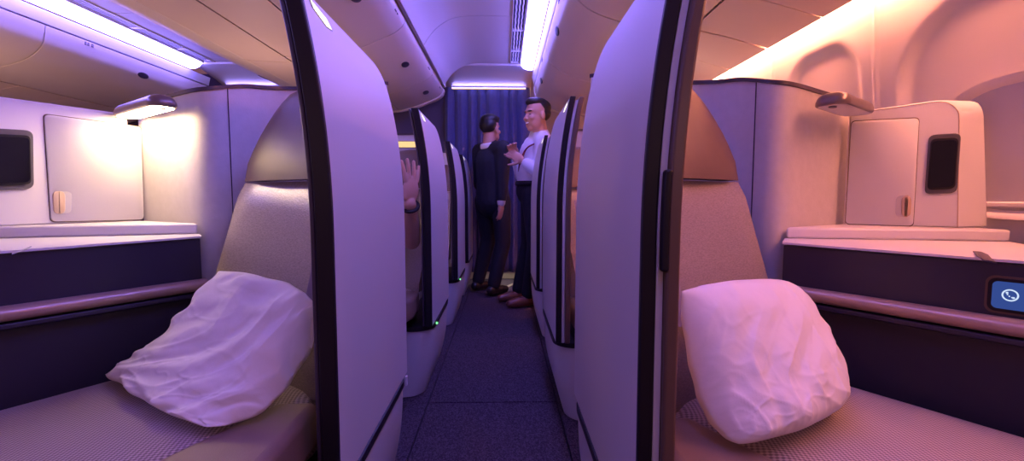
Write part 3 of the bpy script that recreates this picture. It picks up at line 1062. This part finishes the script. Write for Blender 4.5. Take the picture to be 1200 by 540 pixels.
def cabinet_door(t, P0, d, n, corners, latch, latchm, up=0.0, flip=False):
    P0 = P0 + n * up
    lp = quad_loop(P0, d, n, corners, 0.0)
    gap = [grow(lp, 1.018), [p + n * 0.0012 for p in grow(lp, 1.018)]]
    MB().ring_loft(gap).build('door_gap', M['brown'], t)
    dr = MB().ring_loft([[p + n * 0.0014 for p in lp], [p + n * 0.005 for p in lp], [p + n * 0.006 for p in grow(lp, 0.994)]]).build('door', M['cabinet'], t, smooth=60)
    l2 = quad_loop(P0, d, n, latch, 0.0064, r=0.015)
    MB().ring_loft([l2, [p + n * 0.0006 for p in l2]]).build('latch_recess', M['shade'], dr, smooth=60)
    (x0, y0), (x1, y1), (x2, y2), (x3, y3) = latch
    fl = 0.62
    half = [(x0, y0), (x0 + (x1 - x0) * fl, y0 + (y1 - y0) * fl), (x3 + (x2 - x3) * fl, y3 + (y2 - y3) * fl), (x3, y3)] if not flip else \
        [(x0 + (x1 - x0) * (1 - fl), y0 + (y1 - y0) * (1 - fl)), (x1, y1), (x2, y2), (x3 + (x2 - x3) * (1 - fl), y3 + (y2 - y3) * (1 - fl))]
    l3 = quad_loop(P0, d, n, half, 0.0072, r=0.014)
    MB().ring_loft([l3, [p + n * 0.003 for p in l3], [p + n * 0.004 for p in grow(l3, 0.9)]]).build('latch', latchm, dr, smooth=60)
    return dr


cabinet_door(t, P0, d, n, [(51, 134), (164.5, 149), (167.5, 257), (59.5, 259.5)], [(60, 223.5), (83, 224.5), (83, 250), (61, 250.5)], M['tan'])
lp = quad_loop(P0, d, n, [(-14, 150), (38, 153), (39, 221), (-12, 224)], 0.0004, r=0.018)
MB().ring_loft([lp, [p + n * 0.006 for p in lp]]).build('handset_cradle', M['grey'], t, bevel=0.002)
h = thing('handset', 'dark touch handset docked in the left cabinet face', 'handset', sum(lp, Vector()) / len(lp), 'docked handsets')
lp2 = [p + n * 0.0072 for p in quad_loop(P0, d, n, [(-10, 157), (34, 159), (35, 216), (-8, 218)], 0.0, r=0.012)]
MB().ring_loft([lp2, [p + n * 0.005 for p in lp2]]).build('body', M['black'], h, bevel=0.002)
MB().ring_loft([[p + n * 0.0053 for p in grow(lp2, 0.9)], [p + n * 0.0058 for p in grow(lp2, 0.9)]]).build('screen', M['glass'], h)

# right cabinet: face then rounded outer end
P0 = Vector((1.036, 1.366, 0)); dR = (0.76, -0.65)
t, d, n = make_cabinet(1, P0, dR, 'right pink-lit storage cabinet with rounded outer end by the window', .3, .2, 1.137, .79)
uR, zR = uv_on(P0, d, n, 1130, 190)
prof = []
ztop, zb = 1.128, 0.7915
# outline of the face in (u,z): square at the partition, rounded at the outer upper corner, outer edge leaning out below
o = [(0.0, zb), (0.0, ztop - 0.012), (0.004, ztop - 0.003)]
ru = uR - 0.012
for k in range(9):
    a = math.pi / 2 * k / 8
    o.append((ru - 0.05 + 0.05 * math.sin(a), ztop + 0.008 - 0.05 + 0.05 * math.cos(a)))
o.append((ru + 0.012, zb))
fr = [P0 + d * u + Vector((0, 0, z)) for u, z in o]
cen = Vector((0.5 * ru, 0.95))
ins = [P0 + d * (cen.x + (u - cen.x) * 0.965) + n * 0.006 + Vector((0, 0, cen.y + (z - cen.y) * 0.975 - (0.004 if z < 0.8 else 0))) for u, z in o]
bk = [Vector((min(p.x + 0.092, wx(p.z) - 0.004), p.y + 0.012, p.z)) if u > 0.1 else p + Vector((0.05, 0.03, 0)) for p, (u, z) in zip(fr, o)]
bk2 = [Vector((wx(p.z) - 0.008, p.y + 0.03, p.z)) if u > ru - 0.06 else p + Vector((0.12, 0.0, 0)) for p, (u, z) in zip(fr, o)]
MB().ring_loft([ins, fr, [a.lerp(c, 0.12) for a, c in zip(fr, bk)], bk]).build('body', M['cabinet'], t, bevel=0.004, smooth=60)
MB().tube([p + n * 0.0002 for p in ins] , 0.0011, 6).build('face_seam', M['tan'], t)
cabinet_door(t, P0, d, n, [(998, 142.5), (1077, 138.5), (1070, 264.5), (991, 262)], [(1050, 229), (1068, 229), (1067, 254), (1049, 254)], M['tan'], up=0.0065, flip=True)
lp = [p + n * 0.006 for p in quad_loop(P0, d, n, [(1088, 158.5), (1126, 156), (1121, 226), (1083, 228)], 0.0006, r=0.016)]
MB().ring_loft([lp, [p + n * 0.005 for p in lp]]).build('handset_cradle', M['grey'], t, bevel=0.002)
h = thing('handset', 'dark touch handset docked in the right pink-lit cabinet face', 'handset', sum(lp, Vector()) / len(lp), 'docked handsets')
lp2 = [p + n * 0.0062 for p in grow(lp, 0.86)]
MB().ring_loft([lp2, [p + n * 0.004 for p in lp2]]).build('body', M['black'], h, bevel=0.002)
MB().ring_loft([[p + n * 0.0043 for p in grow(lp2, 0.9)], [p + n * 0.0048 for p in grow(lp2, 0.9)]]).build('screen', M['glass'], h)


# ---- reading lamps
def make_lamp(A, B, wv, zb, on, label, side):
    """A: foot at the cabinet, B: free end, wv: width vector"""
    A, B, wv = Vector((*A, 0)), Vector((*B, 0)), Vector((*wv, 0))
    ax = (B - A); L = ax.length; ax.normalize()
    w = wv.length; wd = wv.normalized()
    wd = (wd - ax * wd.dot(ax)).normalized()
    t = thing('reading_lamp', label, 'lamp', (A + B) / 2 + Vector((0, 0, zb)), 'suite reading lamps')

    def plan(g, r):
        pts = []
        x0, x1, y0, y1 = 0 - 0, L, -w / 2, w / 2
        for u, v in rrect(x0 - g, x1 + g, y0 - g, y1 + g, r + g, 8):
            pts.append((u, v))
        return pts
    c = A + wd * (w / 2)

    def ring(g, z, r=0.034, sh=0.0):
        return [c + ax * (u - sh * (u / L)) + wd * v + Vector((0, 0, z)) for u, v in plan(g, r)]
    MB().ring_loft([ring(-0.003, zb), ring(0.0, zb + 0.003), ring(0.0, zb + 0.012), ring(-0.004, zb + 0.022), ring(-0.012, zb + 0.03), ring(-0.022, zb + 0.034)]).build('housing', M['lampm'], t, smooth=60)
    MB().ring_loft([ring(-0.008, zb - 0.0015, 0.030), ring(-0.008, zb - 0.0003, 0.030)]).build('light_panel', M['lamp'] if on else M['ledge'], t)
    sw = B - ax * 0.03 + wd * (w * 0.5)
    k = [[sw + ax * 0.014 * math.cos(2 * math.pi * q / 16) + wd * 0.009 * math.sin(2 * math.pi * q / 16) + Vector((0, 0, zb - dz)) for q in range(16)] for dz in (0.0016, 0.004)]
    MB().ring_loft(k).build('switch', M['grey'], t)
    return t


zl = 1.118
a, b_l, wv = at_z(163, 140, zl), at_z(213, 127, zl), at_z(133, 135.5, zl) - at_z(163, 140, zl)
make_lamp(a[:2], b_l[:2], wv[:2], zl, True, 'glowing reading lamp above the left cabinet', -1)
zl = 1.112
a, b_l, wv = at_z(988, 138.5, zl), at_z(950, 127, zl), at_z(1027, 134, zl) - at_z(988, 138.5, zl)
a, b_l = a + Vector((-0.012, -0.018, 0)), b_l + Vector((-0.012, -0.018, 0))
make_lamp(a[:2], b_l[:2], wv[:2], zl, False, 'unlit bronze reading lamp above the right cabinet', 1)


# ---- pillows
def make_pillow(c4, mids, th_f, th_b, seed, label, ew=0.010, jt=0.010, fw=0.008):
    """Coons patch between four corners with bowed edges, puffed to both sides"""
    BL, BR, TR, TL = [Vector(p) for p in c4]
    mB, mR, mT, mL = [Vector(p) for p in mids]
    n0 = (BR - BL).cross(TL - BL).normalized()
    if n0.dot(CAM - BL) < 0: n0 = -n0
    N = 110
    mb = MB()
    bm = mb.bm

    def q3(p, m, q, t):
        c = m * 2 - (p + q) * 0.5
        return p * (1 - t) ** 2 + c * 2 * t * (1 - t) + q * t * t

    def P(i, j, sgn):
        u, v = i / N, j / N
        a, b = 2 * u - 1, 2 * v - 1
        eB, eT, eL, eR = q3(BL, mB, BR, u), q3(TL, mT, TR, u), q3(BL, mL, TL, v), q3(BR, mR, TR, v)
        p = eB * (1 - v) + eT * v + eL * (1 - u) + eR * u - (BL * (1 - u) * (1 - v) + BR * u * (1 - v) + TL * (1 - u) * v + TR * u * v)
        e = max(0.0, (1 - a ** 4) * (1 - b ** 4))
        h = e ** 0.6
        q = Vector((u * 3.2, v * 3.2, seed))
        wr = 0
        if sgn > 0:
            w1 = noise.noise(Vector((u * 1.6 + seed, v * 1.6, 4.2))) * 0.35
            fold = noise.noise(Vector(((u * 1.0 - v * 0.35 + w1) * 7.0 + seed, v * 1.1, 3.1 + seed)))
            rid = 1 - abs(noise.noise(Vector(((u - v * 0.3 + w1) * 6.0 + seed, v * 2.0, 7.7)))) * 2.6
            rid2 = 1 - abs(noise.noise(Vector((u * 4.5 + w1 * 3 + seed, v * 5.5 - u * 2, 1.7)))) * 3.4
            rid3 = 1 - abs(noise.noise(Vector((u * 11 + seed, v * 7 + u * 4, 5.7)))) * 3.0
            low = max(0.15, (1.0 - 0.75 * v) * (1.0 - 0.65 * u))
            line = math.exp(-(((u - 0.74 + 0.05 * w1) / 0.012) ** 2)) + 0.7 * math.exp(-(((u - 0.56 + 0.1 * w1) / 0.015) ** 2))
            wr = fw * fold + 0.006 * max(0, rid) ** 3 * low + 0.0035 * max(0, rid2) ** 4 * low + 0.0022 * max(0, rid3) ** 3 * low + 0.0012 * noise.noise(q * 5) + 0.0022 * line
            edge = 1 - min(1, min(1 - abs(a), 1 - abs(b)) / 0.22)
            wr += edge * ew * math.sin(24 * (u if abs(b) > abs(a) else v) + 5 * noise.noise(q * 1.5))
            wr *= min(1, e * 3)
        off = (th_f * h + wr) if sgn > 0 else -th_b * h
        jit = Vector((noise.noise(q * 1.9 + Vector((9, 0, 0))), noise.noise(q * 1.9 + Vector((0, 9, 0))), 0)) * jt
        return p + n0 * off + jit
    g = {}
    for s in (1, -1):
        for i in range(N + 1):
            for j in range(N + 1):
                if s < 0 and (i in (0, N) or j in (0, N)):
                    g[s, i, j] = g[1, i, j]
                else:
                    g[s, i, j] = bm.verts.new(P(i, j, s))
        for i in range(N):
            for j in range(N):
                bm.faces.new((g[s, i, j], g[s, i + 1, j], g[s, i + 1, j + 1], g[s, i, j + 1]))
    return tag(mb.build('pillow', M['pillow'], smooth=180, loc=(BL + TR) / 2), label, 'pillow', 'white pillows on the seats')


bn = (*b_, 0)
pl0 = SP(-1, -0.03, 0, 0)
A, B, D = at_z(122, 438, 0.474), at_z(239, 501, 0.474), hit(257, 317, pl0, bn)
C = at_y(373, 374, 0.915)
make_pillow([A, B, C, D], [at_z(178, 474, 0.474), at_z(325, 468, 0.49), hit(340, 333, pl0, bn), A.lerp(D, 0.45) + Vector((0.019, 0.0, -0.013))],
            0.036, 0.006, 1.3, 'crumpled white pillow leaning on the left seat')
bn = (-b_.x, b_.y, 0)
pl0 = SP(1, -0.03, 0, 0)
A, B, D = at_z(984, 474, 0.474), at_z(866, 520, 0.474), hit(922, 330, pl0, bn)
C = hit(799, 341, pl0, bn)
make_pillow([B, A, D, C], [at_z(938, 503, 0.474), A.lerp(D, 0.5) + Vector((0.012, -0.01, 0.0)), hit(860, 329, pl0, bn), at_y(815, 462, (B.y + C.y) / 2)],
            0.07, 0.006, 8.9, 'plump white pillow leaning on the right seat', ew=0.003, jt=0.005, fw=0.005)


# ------------------------------------------------------------------ curtains
def make_curtain(x0, x1, label, seed):
    rows = []
    NX = 220
    cols = []
    for i in range(NX + 1):
        x = x0 + (x1 - x0) * i / NX
        ph = 2 * math.pi * (x - x0) / 0.105
        yy = 0.024 - 0.062 * abs(math.sin(0.5 * ph + 0.5 * math.sin(ph * 0.31 + seed))) + 0.004 * math.sin(2.3 * ph + seed)
        cols.append((x, yy))
    for j in range(25):
        z = 0.125 + (1.957 - 0.125) * j / 24
        k = 0.8 + 0.2 * (1 - j / 24)
        rows.append([(x + 0.004 * math.sin(z * 3 + i * 0.1), YEND - 0.03 + yy * k, z) for i, (x, yy) in enumerate(cols)])
    return tag(MB().sheet(rows).build('curtain', M['curtain'], smooth=180, solid=0.003, loc=((x0 + x1) / 2, YEND, 1.0)), label, 'curtain', 'navy galley curtains')


make_curtain(-0.578, 0.262, 'pleated navy curtain closing the end of the aisle', 0.4)
make_curtain(C2 - 0.262, C2 + 0.578, 'navy curtain top glimpsed at the far left aisle end', 1.9)


# ------------------------------------------------------------------ people
def frame(F):
    F = Vector(F).normalized()
    U = Vector((0, 0, 1))
    Rr = F.cross(U).normalized()
    U = Rr.cross(F).normalized()
    return F, Rr, U


def head_blob(mb, H, F, sc=1.0, tilt=0):
    F, Rr, U = frame(F)
    rot = Matrix((Rr, F, U)).transposed()
    e = lambda f, r, u, rad: mb.ell(H + (F * f + Rr * r + U * u) * sc, [q * sc for q in rad], rot, seg=20)
    e(-0.012, 0, 0.035, (0.074, 0.094, 0.088))
    e(0.022, 0, -0.03, (0.062, 0.070, 0.080))
    e(0.055, 0, -0.088, (0.030, 0.028, 0.024))
    e(0.035, 0.034, -0.06, (0.026, 0.040, 0.034)); e(0.035, -0.034, -0.06, (0.026, 0.040, 0.034))
    e(0.070, 0.034, -0.018, (0.024, 0.020, 0.020)); e(0.070, -0.034, -0.018, (0.024, 0.020, 0.020))
    e(0.076, 0, 0.032, (0.050, 0.014, 0.012))
    e(0.082, 0, -0.058, (0.026, 0.012, 0.014))
    mb.seg(H + (F * 0.084 + U * 0.012) * sc, 0.008 * sc, H + (F * 0.099 - U * 0.020) * sc, 0.011 * sc)
    e(0.094, 0.012, -0.023, (0.010, 0.010, 0.008)); e(0.094, -0.012, -0.023, (0.010, 0.010, 0.008))
    for s in (1, -1): e(-0.004, 0.076 * s, -0.008, (0.010, 0.020, 0.032))
    return F, Rr, U


def hand_blob(mb, Wp, D, Nn, curl=0.35, sc=1.0, thumb=1, spread=0.12):
    """Wp wrist, D finger direction, Nn palm normal; five separate fingers"""
    D = Vector(D).normalized(); Nn = Vector(Nn); Nn = (Nn - D * Nn.dot(D)).normalized()
    A = D.cross(Nn).normalized() * thumb
    rot = Matrix((A, D, Nn)).transposed()
    mb.ell(Wp + D * 0.048 * sc, (0.040 * sc, 0.052 * sc, 0.017 * sc), rot)
    for k, (o, ln) in enumerate(((0.029, 0.072), (0.010, 0.080), (-0.010, 0.074), (-0.028, 0.058))):
        p = Wp + D * 0.088 * sc + A * o * sc
        dr = (D + A * o / 0.03 * spread).normalized()
        for q in range(3):
            c = curl * (q + 0.4)
            dd = (dr * math.cos(c) + Nn * math.sin(c)).normalized()
            l = ln * (0.42, 0.33, 0.25)[q] * sc
            r0 = (0.0092, 0.0084, 0.0076)[q] * sc
            mb.seg(p, r0, p + dd * l, r0 * 0.93, 10)
            p = p + dd * l
    p = Wp + D * 0.022 * sc + A * 0.032 * sc
    for q, l in enumerate((0.034, 0.030, 0.024)):
        dd = (D * 0.75 + A * (0.75 - 0.25 * q) + Nn * (0.25 + 0.15 * q)).normalized()
        mb.seg(p, (0.0125 - 0.0015 * q) * sc, p + dd * l * sc, (0.011 - 0.0015 * q) * sc, 10)
        p = p + dd * l * sc


def hair_blob(H, F, name, par, sc=1.0, style='fade'):
    F, Rr, U = frame(F)
    rot = Matrix((Rr, F, U)).transposed()
    mb = MB()
    e = lambda f, r, u, rad: mb.ell(H + (F * f + Rr * r + U * u) * sc, [q * sc for q in rad], rot, seg=20)
    if style == 'fade':
        e(0.000, 0, 0.098, (0.064, 0.088, 0.036))
        e(0.050, 0, 0.106, (0.050, 0.030, 0.024))
        e(-0.036, 0, 0.058, (0.077, 0.082, 0.066))
        e(-0.040, 0, 0.020, (0.0785, 0.072, 0.062))
    else:
        e(-0.010, 0, 0.082, (0.076, 0.096, 0.058))
        e(-0.036, 0, 0.035, (0.080, 0.078, 0.075))
        e(0.055, 0, 0.098, (0.056, 0.036, 0.028))
    return mb.build(name, M['hair'], par, remesh=0.007, smo=4)


def face_spots(H, F, base, smile=False):
    F, Rr, U = frame(F)
    P = lambda f, r, u: H - base + F * f + Rr * r + U * u
    sp = []
    for s in (1, -1):
        sp.append((P(0.088, 0.031 * s, 0.008), (0.014, 0.014, 0.006), (0.02, 0.012, 0.012)))
        sp.append((P(0.088, 0.032 * s, 0.031), (0.020, 0.020, 0.006), (0.03, 0.018, 0.015)))
    sp.append((P(0.092, 0, -0.058), (0.026, 0.026, 0.011), (0.30, 0.09, 0.08)))
    if smile: sp.append((P(0.092, 0, -0.056), (0.023, 0.023, 0.0065), (0.85, 0.80, 0.76)))
    return sp


def shoe(par, ankle, F, m):
    F = Vector(F).normalized()
    mb = MB()
    p = Vector((ankle.x, ankle.y, 0.053))
    mb.seg(p - F * 0.05, 0.042, p + F * 0.10 - Vector((0, 0, 0.008)), 0.040)
    mb.seg(p + F * 0.10 - Vector((0, 0, 0.008)), 0.040, p + F * 0.165 - Vector((0, 0, 0.014)), 0.030)
    mb.seg(p, 0.042, p + Vector((0, 0, 0.05)), 0.046)
    o = mb.build('shoe', m, par, remesh=0.008, smo=5)
    return o


# man in the white shirt, turned to the left
b0 = Vector((0.235, 3.62, 0))
t = thing('person', 'smiling man in white shirt with red lanyard standing right of the aisle', 'person', b0)
F = Vector((-0.86, -0.50, -0.05))
H = at_y(629, 136, 3.58)
neck = H + Vector((0.035, 0.03, -0.15))
body = MB()
head_blob(body, H, F, 1.06)
body.seg(H + Vector((0.015, 0.015, -0.05)), 0.058, neck, 0.062)
chest, belly, pelv = b0 + Vector((0.03, 0.02, 1.215)), b0 + Vector((0.0, 0.0, 1.08)), b0 + Vector((0.0, 0.02, 0.93))
body.seg(neck, 0.06, chest, 0.12); body.seg(chest, 0.12, belly, 0.115); body.seg(belly, 0.115, pelv, 0.12)
Fb = Vector((-0.93, -0.37, 0)); Sd = Vector((-0.37, 0.93, 0))   # torso facing, its right-hand side (far)
shN, shF = chest + Vector((0.04, -0.135, 0.085)), chest + Vector((-0.03, 0.15, 0.085))
hN, hF = at_y(607, 185, 3.50), at_y(602, 178, 3.60)
elN = at_y(634, 203, 3.42); elF = at_y(611, 205, 3.72)
kneeN, kneeF = b0 + Vector((0.02, -0.08, 0.50)), b0 + Vector((-0.02, 0.12, 0.50))
ankN, ankF = at_z(612, 349, 0.06), at_z(603, 341, 0.06)
ankN = Vector((0.20, 3.60, 0.09)); ankF = Vector((0.13, 3.80, 0.09))
for hip, kn, an in ((pelv + Vector((0, -0.08, -0.03)), kneeN, ankN), (pelv + Vector((0, 0.09, -0.03)), kneeF, ankF)):
    body.seg(hip, 0.075, kn, 0.052); body.seg(kn, 0.052, an, 0.036)
    body.seg(an, 0.036, an + Vector((-0.06, -0.02, -0.05)), 0.03)
for sh, el, hd in ((shN, elN, hN), (shF, elF, hF)):
    body.seg(sh, 0.05, el, 0.04)
    dv = (hd - el)
    wr = el + dv * 0.80
    body.seg(el, 0.038, wr, 0.026)
hand_blob(body, elN + (hN - elN) * 0.80, (hN - elN), (0.2, 0.9, -0.2), 0.5, 1.05, 1)
hand_blob(body, elF + (hF - elF) * 0.80, (hF - elF) + Vector((0, -0.05, 0)), (0.2, -0.9, -0.3), 0.5, 1.05, -1)
skin1 = spots_mat('warm_skin', (0.52, 0.28, 0.20), face_spots(H, F, b0, True))
body.build('body', skin1, t, remesh=0.006, smo=3)
hair_blob(H, F, 'hair', t, 1.06)
sh_ = MB()
sh_.seg(chest + Vector((0.01, 0, 0.14)), 0.075, chest, 0.142); sh_.seg(chest, 0.142, belly, 0.135); sh_.seg(belly, 0.135, belly - Vector((0, 0, 0.06)), 0.132)
sh_.seg(shN + Vector((0, 0.04, 0.0)), 0.075, shF - Vector((0, 0.03, 0)), 0.075)
for sh, el, hd in ((shN, elN, hN), (shF, elF, hF)):
    sh_.seg(sh, 0.072, el, 0.055); sh_.seg(el, 0.055, el + (hd - el) * 0.62, 0.043)
sh_.seg(neck + Vector((0, 0, 0.0)), 0.074, neck - Vector((0, 0, 0.04)), 0.09)
sh_.build('shirt', M['shirt'], t, remesh=0.009, smo=3)
tr = MB()
tr.seg(belly - Vector((0, 0, 0.09)), 0.125, pelv, 0.138)
for hip, kn, an in ((pelv + Vector((0, -0.07, -0.03)), kneeN, ankN), (pelv + Vector((0, 0.08, -0.03)), kneeF, ankF)):
    tr.seg(hip, 0.098, kn, 0.072); tr.seg(kn, 0.072, an + Vector((0, 0, 0.02)), 0.058)
tr.build('trousers', M['trouser'], t, remesh=0.01, smo=3)
MB().tube([belly + Vector((0.138 * math.cos(a), 0.138 * math.sin(a), -0.095)) for a in [2 * math.pi * k / 24 for k in range(25)]], 0.014, 8, flat=(0.006, 0.018)).build('belt', M['black'], t)
for an in (ankN, ankF): shoe(t, an, (-0.9, -0.35, 0), M['shoe'])
ln = [neck + Vector((0.085, 0.03, -0.01)), neck + Vector((0.05, -0.085, -0.015)), neck + Vector((-0.03, -0.115, -0.06)), chest + Vector((-0.09, -0.135, 0.03)), chest + Vector((-0.135, -0.09, -0.08)), chest + Vector((-0.14, -0.075, -0.14))]
MB().tube(smoothline(ln, 5), 0.01, 8, flat=(0.010, 0.006)).build('lanyard', M['red'], t)

# man in the dark suit, turned away to the right
b0 = Vector((-0.085, 4.18, 0))
t = thing('person', 'man in dark navy suit turned away before the curtain', 'person', b0)
F = Vector((0.62, 0.78, 0.02))
H = at_y(575, 152, 4.18)
body = MB()
head_blob(body, H, F, 1.0)
neck = H + Vector((-0.015, -0.02, -0.14))
body.seg(H + Vector((-0.01, -0.01, -0.05)), 0.055, neck, 0.06)
chest, belly, pelv = b0 + Vector((-0.02, 0, 1.20)), b0 + Vector((-0.02, 0, 1.02)), b0 + Vector((-0.01, 0, 0.86))
body.seg(neck, 0.06, chest, 0.12); body.seg(chest, 0.12, belly, 0.115); body.seg(belly, 0.115, pelv, 0.12)
shN, shF = chest + Vector((0.10, -0.13, 0.10)), chest + Vector((-0.11, 0.10, 0.10))
elN = at_y(589, 205, 4.05); haN = at_y(587, 246, 4.02)
elF, haF = chest + Vector((-0.12, 0.16, -0.20)), chest + Vector((0.0, 0.26, -0.36))
for sh, el, hd in ((shN, elN, haN), (shF, elF, haF)):
    body.seg(sh, 0.05, el, 0.04); body.seg(el, 0.038, el + (hd - el) * 0.80, 0.027)
    hand_blob(body, el + (hd - el) * 0.80, hd - el, (-0.6, 0.5, 0), 0.3, 1.0, 1)
legs = [(pelv + Vector((0.07, -0.05, -0.02)), b0 + Vector((0.08, -0.10, 0.47)), b0 + Vector((0.0, -0.16, 0.09))),
        (pelv + Vector((-0.08, 0.04, -0.02)), b0 + Vector((-0.06, 0.10, 0.48)), b0 + Vector((-0.15, 0.06, 0.09)))]
for hip, kn, an in legs:
    body.seg(hip, 0.075, kn, 0.052); body.seg(kn, 0.052, an, 0.036); body.seg(an, 0.036, an + Vector((0.04, 0.04, -0.05)), 0.03)
skin2 = spots_mat('suit_man_skin', (0.46, 0.25, 0.19), face_spots(H, F, b0))  # one even skin tone, slightly darker than the other man's
body.build('body', skin2, t, remesh=0.006, smo=3)
hair_blob(H, F, 'hair', t, 1.02, 'short')
j = MB()
j.seg(chest + Vector((0, 0, 0.12)), 0.085, chest, 0.150); j.seg(chest, 0.150, belly, 0.142); j.seg(belly, 0.142, pelv + Vector((0, 0, -0.02)), 0.158)
j.seg(shN, 0.078, shF, 0.078)
for sh, el, hd in ((shN, elN, haN), (shF, elF, haF)):
    j.seg(sh, 0.078, el, 0.060); j.seg(el, 0.060, el + (hd - el) * 0.66, 0.048)
j.build('jacket', M['suit'], t, remesh=0.009, smo=3)
for el, hd in ((elN, haN), (elF, haF)):
    MB().seg(el + (hd - el) * 0.66, 0.043, el + (hd - el) * 0.80, 0.037).build('shirt_cuff', M['shirt'], t, remesh=0.007, smo=1)
MB().tube([neck + Vector((0.070 * math.cos(a), 0.070 * math.sin(a), -0.005 + 0.012 * math.sin(a + 1))) for a in [2 * math.pi * k / 20 for k in range(21)]], 0.018, 8, flat=(0.010, 0.024)).build('shirt_collar', M['shirt'], t)
tr = MB()
tr.seg(belly - Vector((0, 0, 0.06)), 0.12, pelv, 0.13)
for hip, kn, an in legs: tr.seg(hip, 0.095, kn, 0.072); tr.seg(kn, 0.072, an + Vector((0, 0, 0.02)), 0.06)
tr.build('trousers', M['trouser'], t, remesh=0.01, smo=3)
for hip, kn, an in legs: shoe(t, an, (0.6, 0.75, 0), M['bshoe'])

# seated passenger in the second left suite, one bare forearm raised
hip = SP(-1, -0.17, 0.20, 0.59) + Vector((0, ROW[-1][1], 0))
b0 = Vector((hip.x, hip.y, 0))
t = thing('person', 'seated passenger raising a bare hand in the second left suite', 'person', b0)
fa = Vector((-b_.x, -b_.y, 0)); ra = Vector((r_.x, r_.y, 0))
chest = hip - fa * 0.11 + Vector((0, 0, 0.36)) - fa * 0.02
hip = hip + Vector((0, 0, 0.02))
H = chest - fa * 0.0 + Vector((0, 0, 0.30)) + fa * 0.02
body = MB()
head_blob(body, H, fa, 1.0)
body.seg(H + Vector((0, 0, -0.06)), 0.055, chest + Vector((0, 0, 0.12)), 0.06)
body.seg(chest + Vector((0, 0, 0.10)), 0.06, chest, 0.115); body.seg(chest, 0.115, hip, 0.118)
wr = at_y(480, 238, 1.88); el = at_y(482, 282, 2.03)
shl = chest + ra * 0.155 + Vector((0, 0, 0.04))
body.seg(shl, 0.048, el, 0.040); body.seg(el, 0.040, el.lerp(wr, 0.35), 0.041); body.seg(el.lerp(wr, 0.35), 0.041, wr, 0.027)
hand_blob(body, wr, (0.10, -0.05, 1), (-0.80, 0.60, 0), 0.14, 1.06, 1, 0.24)
shr = chest - ra * 0.17 + Vector((0, 0, 0.05)); er = shr + fa * 0.10 + Vector((0, 0, -0.26)); wrr = er + fa * 0.20 + ra * 0.1 + Vector((0, 0, 0.05))
body.seg(shr, 0.05, er, 0.04); body.seg(er, 0.04, wrr, 0.028)
hand_blob(body, wrr, fa, (0, 0, -1), 0.4, 1.0, 1)
for s in (1, -1):
    h1 = hip + ra * 0.085 * s; kn = h1 + fa * 0.44 + Vector((0, 0, -0.02)); an = kn + fa * 0.12 + Vector((0, 0, -0.42))
    an = Vector((an.x, an.y, 0.09))
    kn = h1 + fa * 0.44; an = Vector((kn.x, kn.y, 0.10)) - fa * 0.06
    body.seg(h1, 0.075, kn, 0.05); body.seg(kn, 0.05, an, 0.038); body.seg(an, 0.036, an + Vector((0, 0, -0.05)) + fa * 0.11, 0.028)
body.build('body', spots_mat('passenger_skin', (0.50, 0.29, 0.22), face_spots(H, fa, b0)), t, remesh=0.0045, smo=2)
hair_blob(H, fa, 'hair', t, 1.02, 'short')
s_ = MB()
s_.seg(chest + Vector((0, 0, 0.08)), 0.08, chest, 0.135); s_.seg(chest, 0.135, hip + Vector((0, 0, 0.03)), 0.138)
s_.seg(shl, 0.066, shl.lerp(el, 0.62), 0.060); s_.seg(shr, 0.066, shr.lerp(er, 0.6), 0.058); s_.seg(shl, 0.07, shr, 0.07)
s_.build('shirt', M['stripe'], t, remesh=0.009, smo=3)
tr = MB()
for s in (1, -1):
    h1 = hip + ra * 0.085 * s; kn = h1 + fa * 0.44; an = Vector((kn.x, kn.y, 0.14)) - fa * 0.06
    tr.seg(hip, 0.12, h1, 0.09); tr.seg(h1, 0.09, kn, 0.066); tr.seg(kn, 0.066, an, 0.055)
tr.build('trousers', M['trouser'], t, remesh=0.01, smo=3)
wd = (wr - el).normalized()
pw = el.lerp(wr, 0.93)
q = wd.to_track_quat('Z', 'Y')
MB().tube([pw + q @ Vector((0.0345 * math.cos(a), 0.0345 * math.sin(a), 0)) for a in [2 * math.pi * k / 20 for k in range(21)]], 0.008, 8).build('watch', M['black'], t)

# unseen warm fill lights added to brighten the bins and their undersides
for i, (x, y, z, e) in enumerate(((-2.0, 1.2, 1.12, 14), (-2.9, 2.2, 1.0, 14), (-0.9, -0.6, 1.15, 3), (0.85, -0.6, 1.15, 3.5), (0.95, 2.4, 1.1, 7), (-1.3, 2.6, 1.1, 9))):
    lt = bpy.data.lights.new('warm_fill_light', 'POINT'); lt.energy = e; lt.color = (1, 0.56, 0.42); lt.shadow_soft_size = 0.06
    lo = bpy.data.objects.new('warm_fill_light', lt); lo.location = (x, y, z); COL.objects.link(lo)

# ------------------------------------------------------------------ world and colour management
w = bpy.data.worlds.new('cabin_ambient')
S.world = w
w.use_nodes = True
bg = w.node_tree.nodes['Background']
bg.inputs['Color'].default_value = (0.88, 0.36, 0.54, 1)
bg.inputs['Strength'].default_value = 0.20
S.view_settings.view_transform = 'Standard'
S.view_settings.look = 'None'
S.view_settings.exposure = 0.0
S.view_settings.gamma = 1.0
S.view_settings.use_curve_mapping = False
S.cycles.use_denoising = True
S.cycles.max_bounces = 8
S.cycles.diffuse_bounces = 5
S.cycles.sample_clamp_indirect = 6.0

for o in bpy.data.objects:
    if '_w' in o: del o['_w']
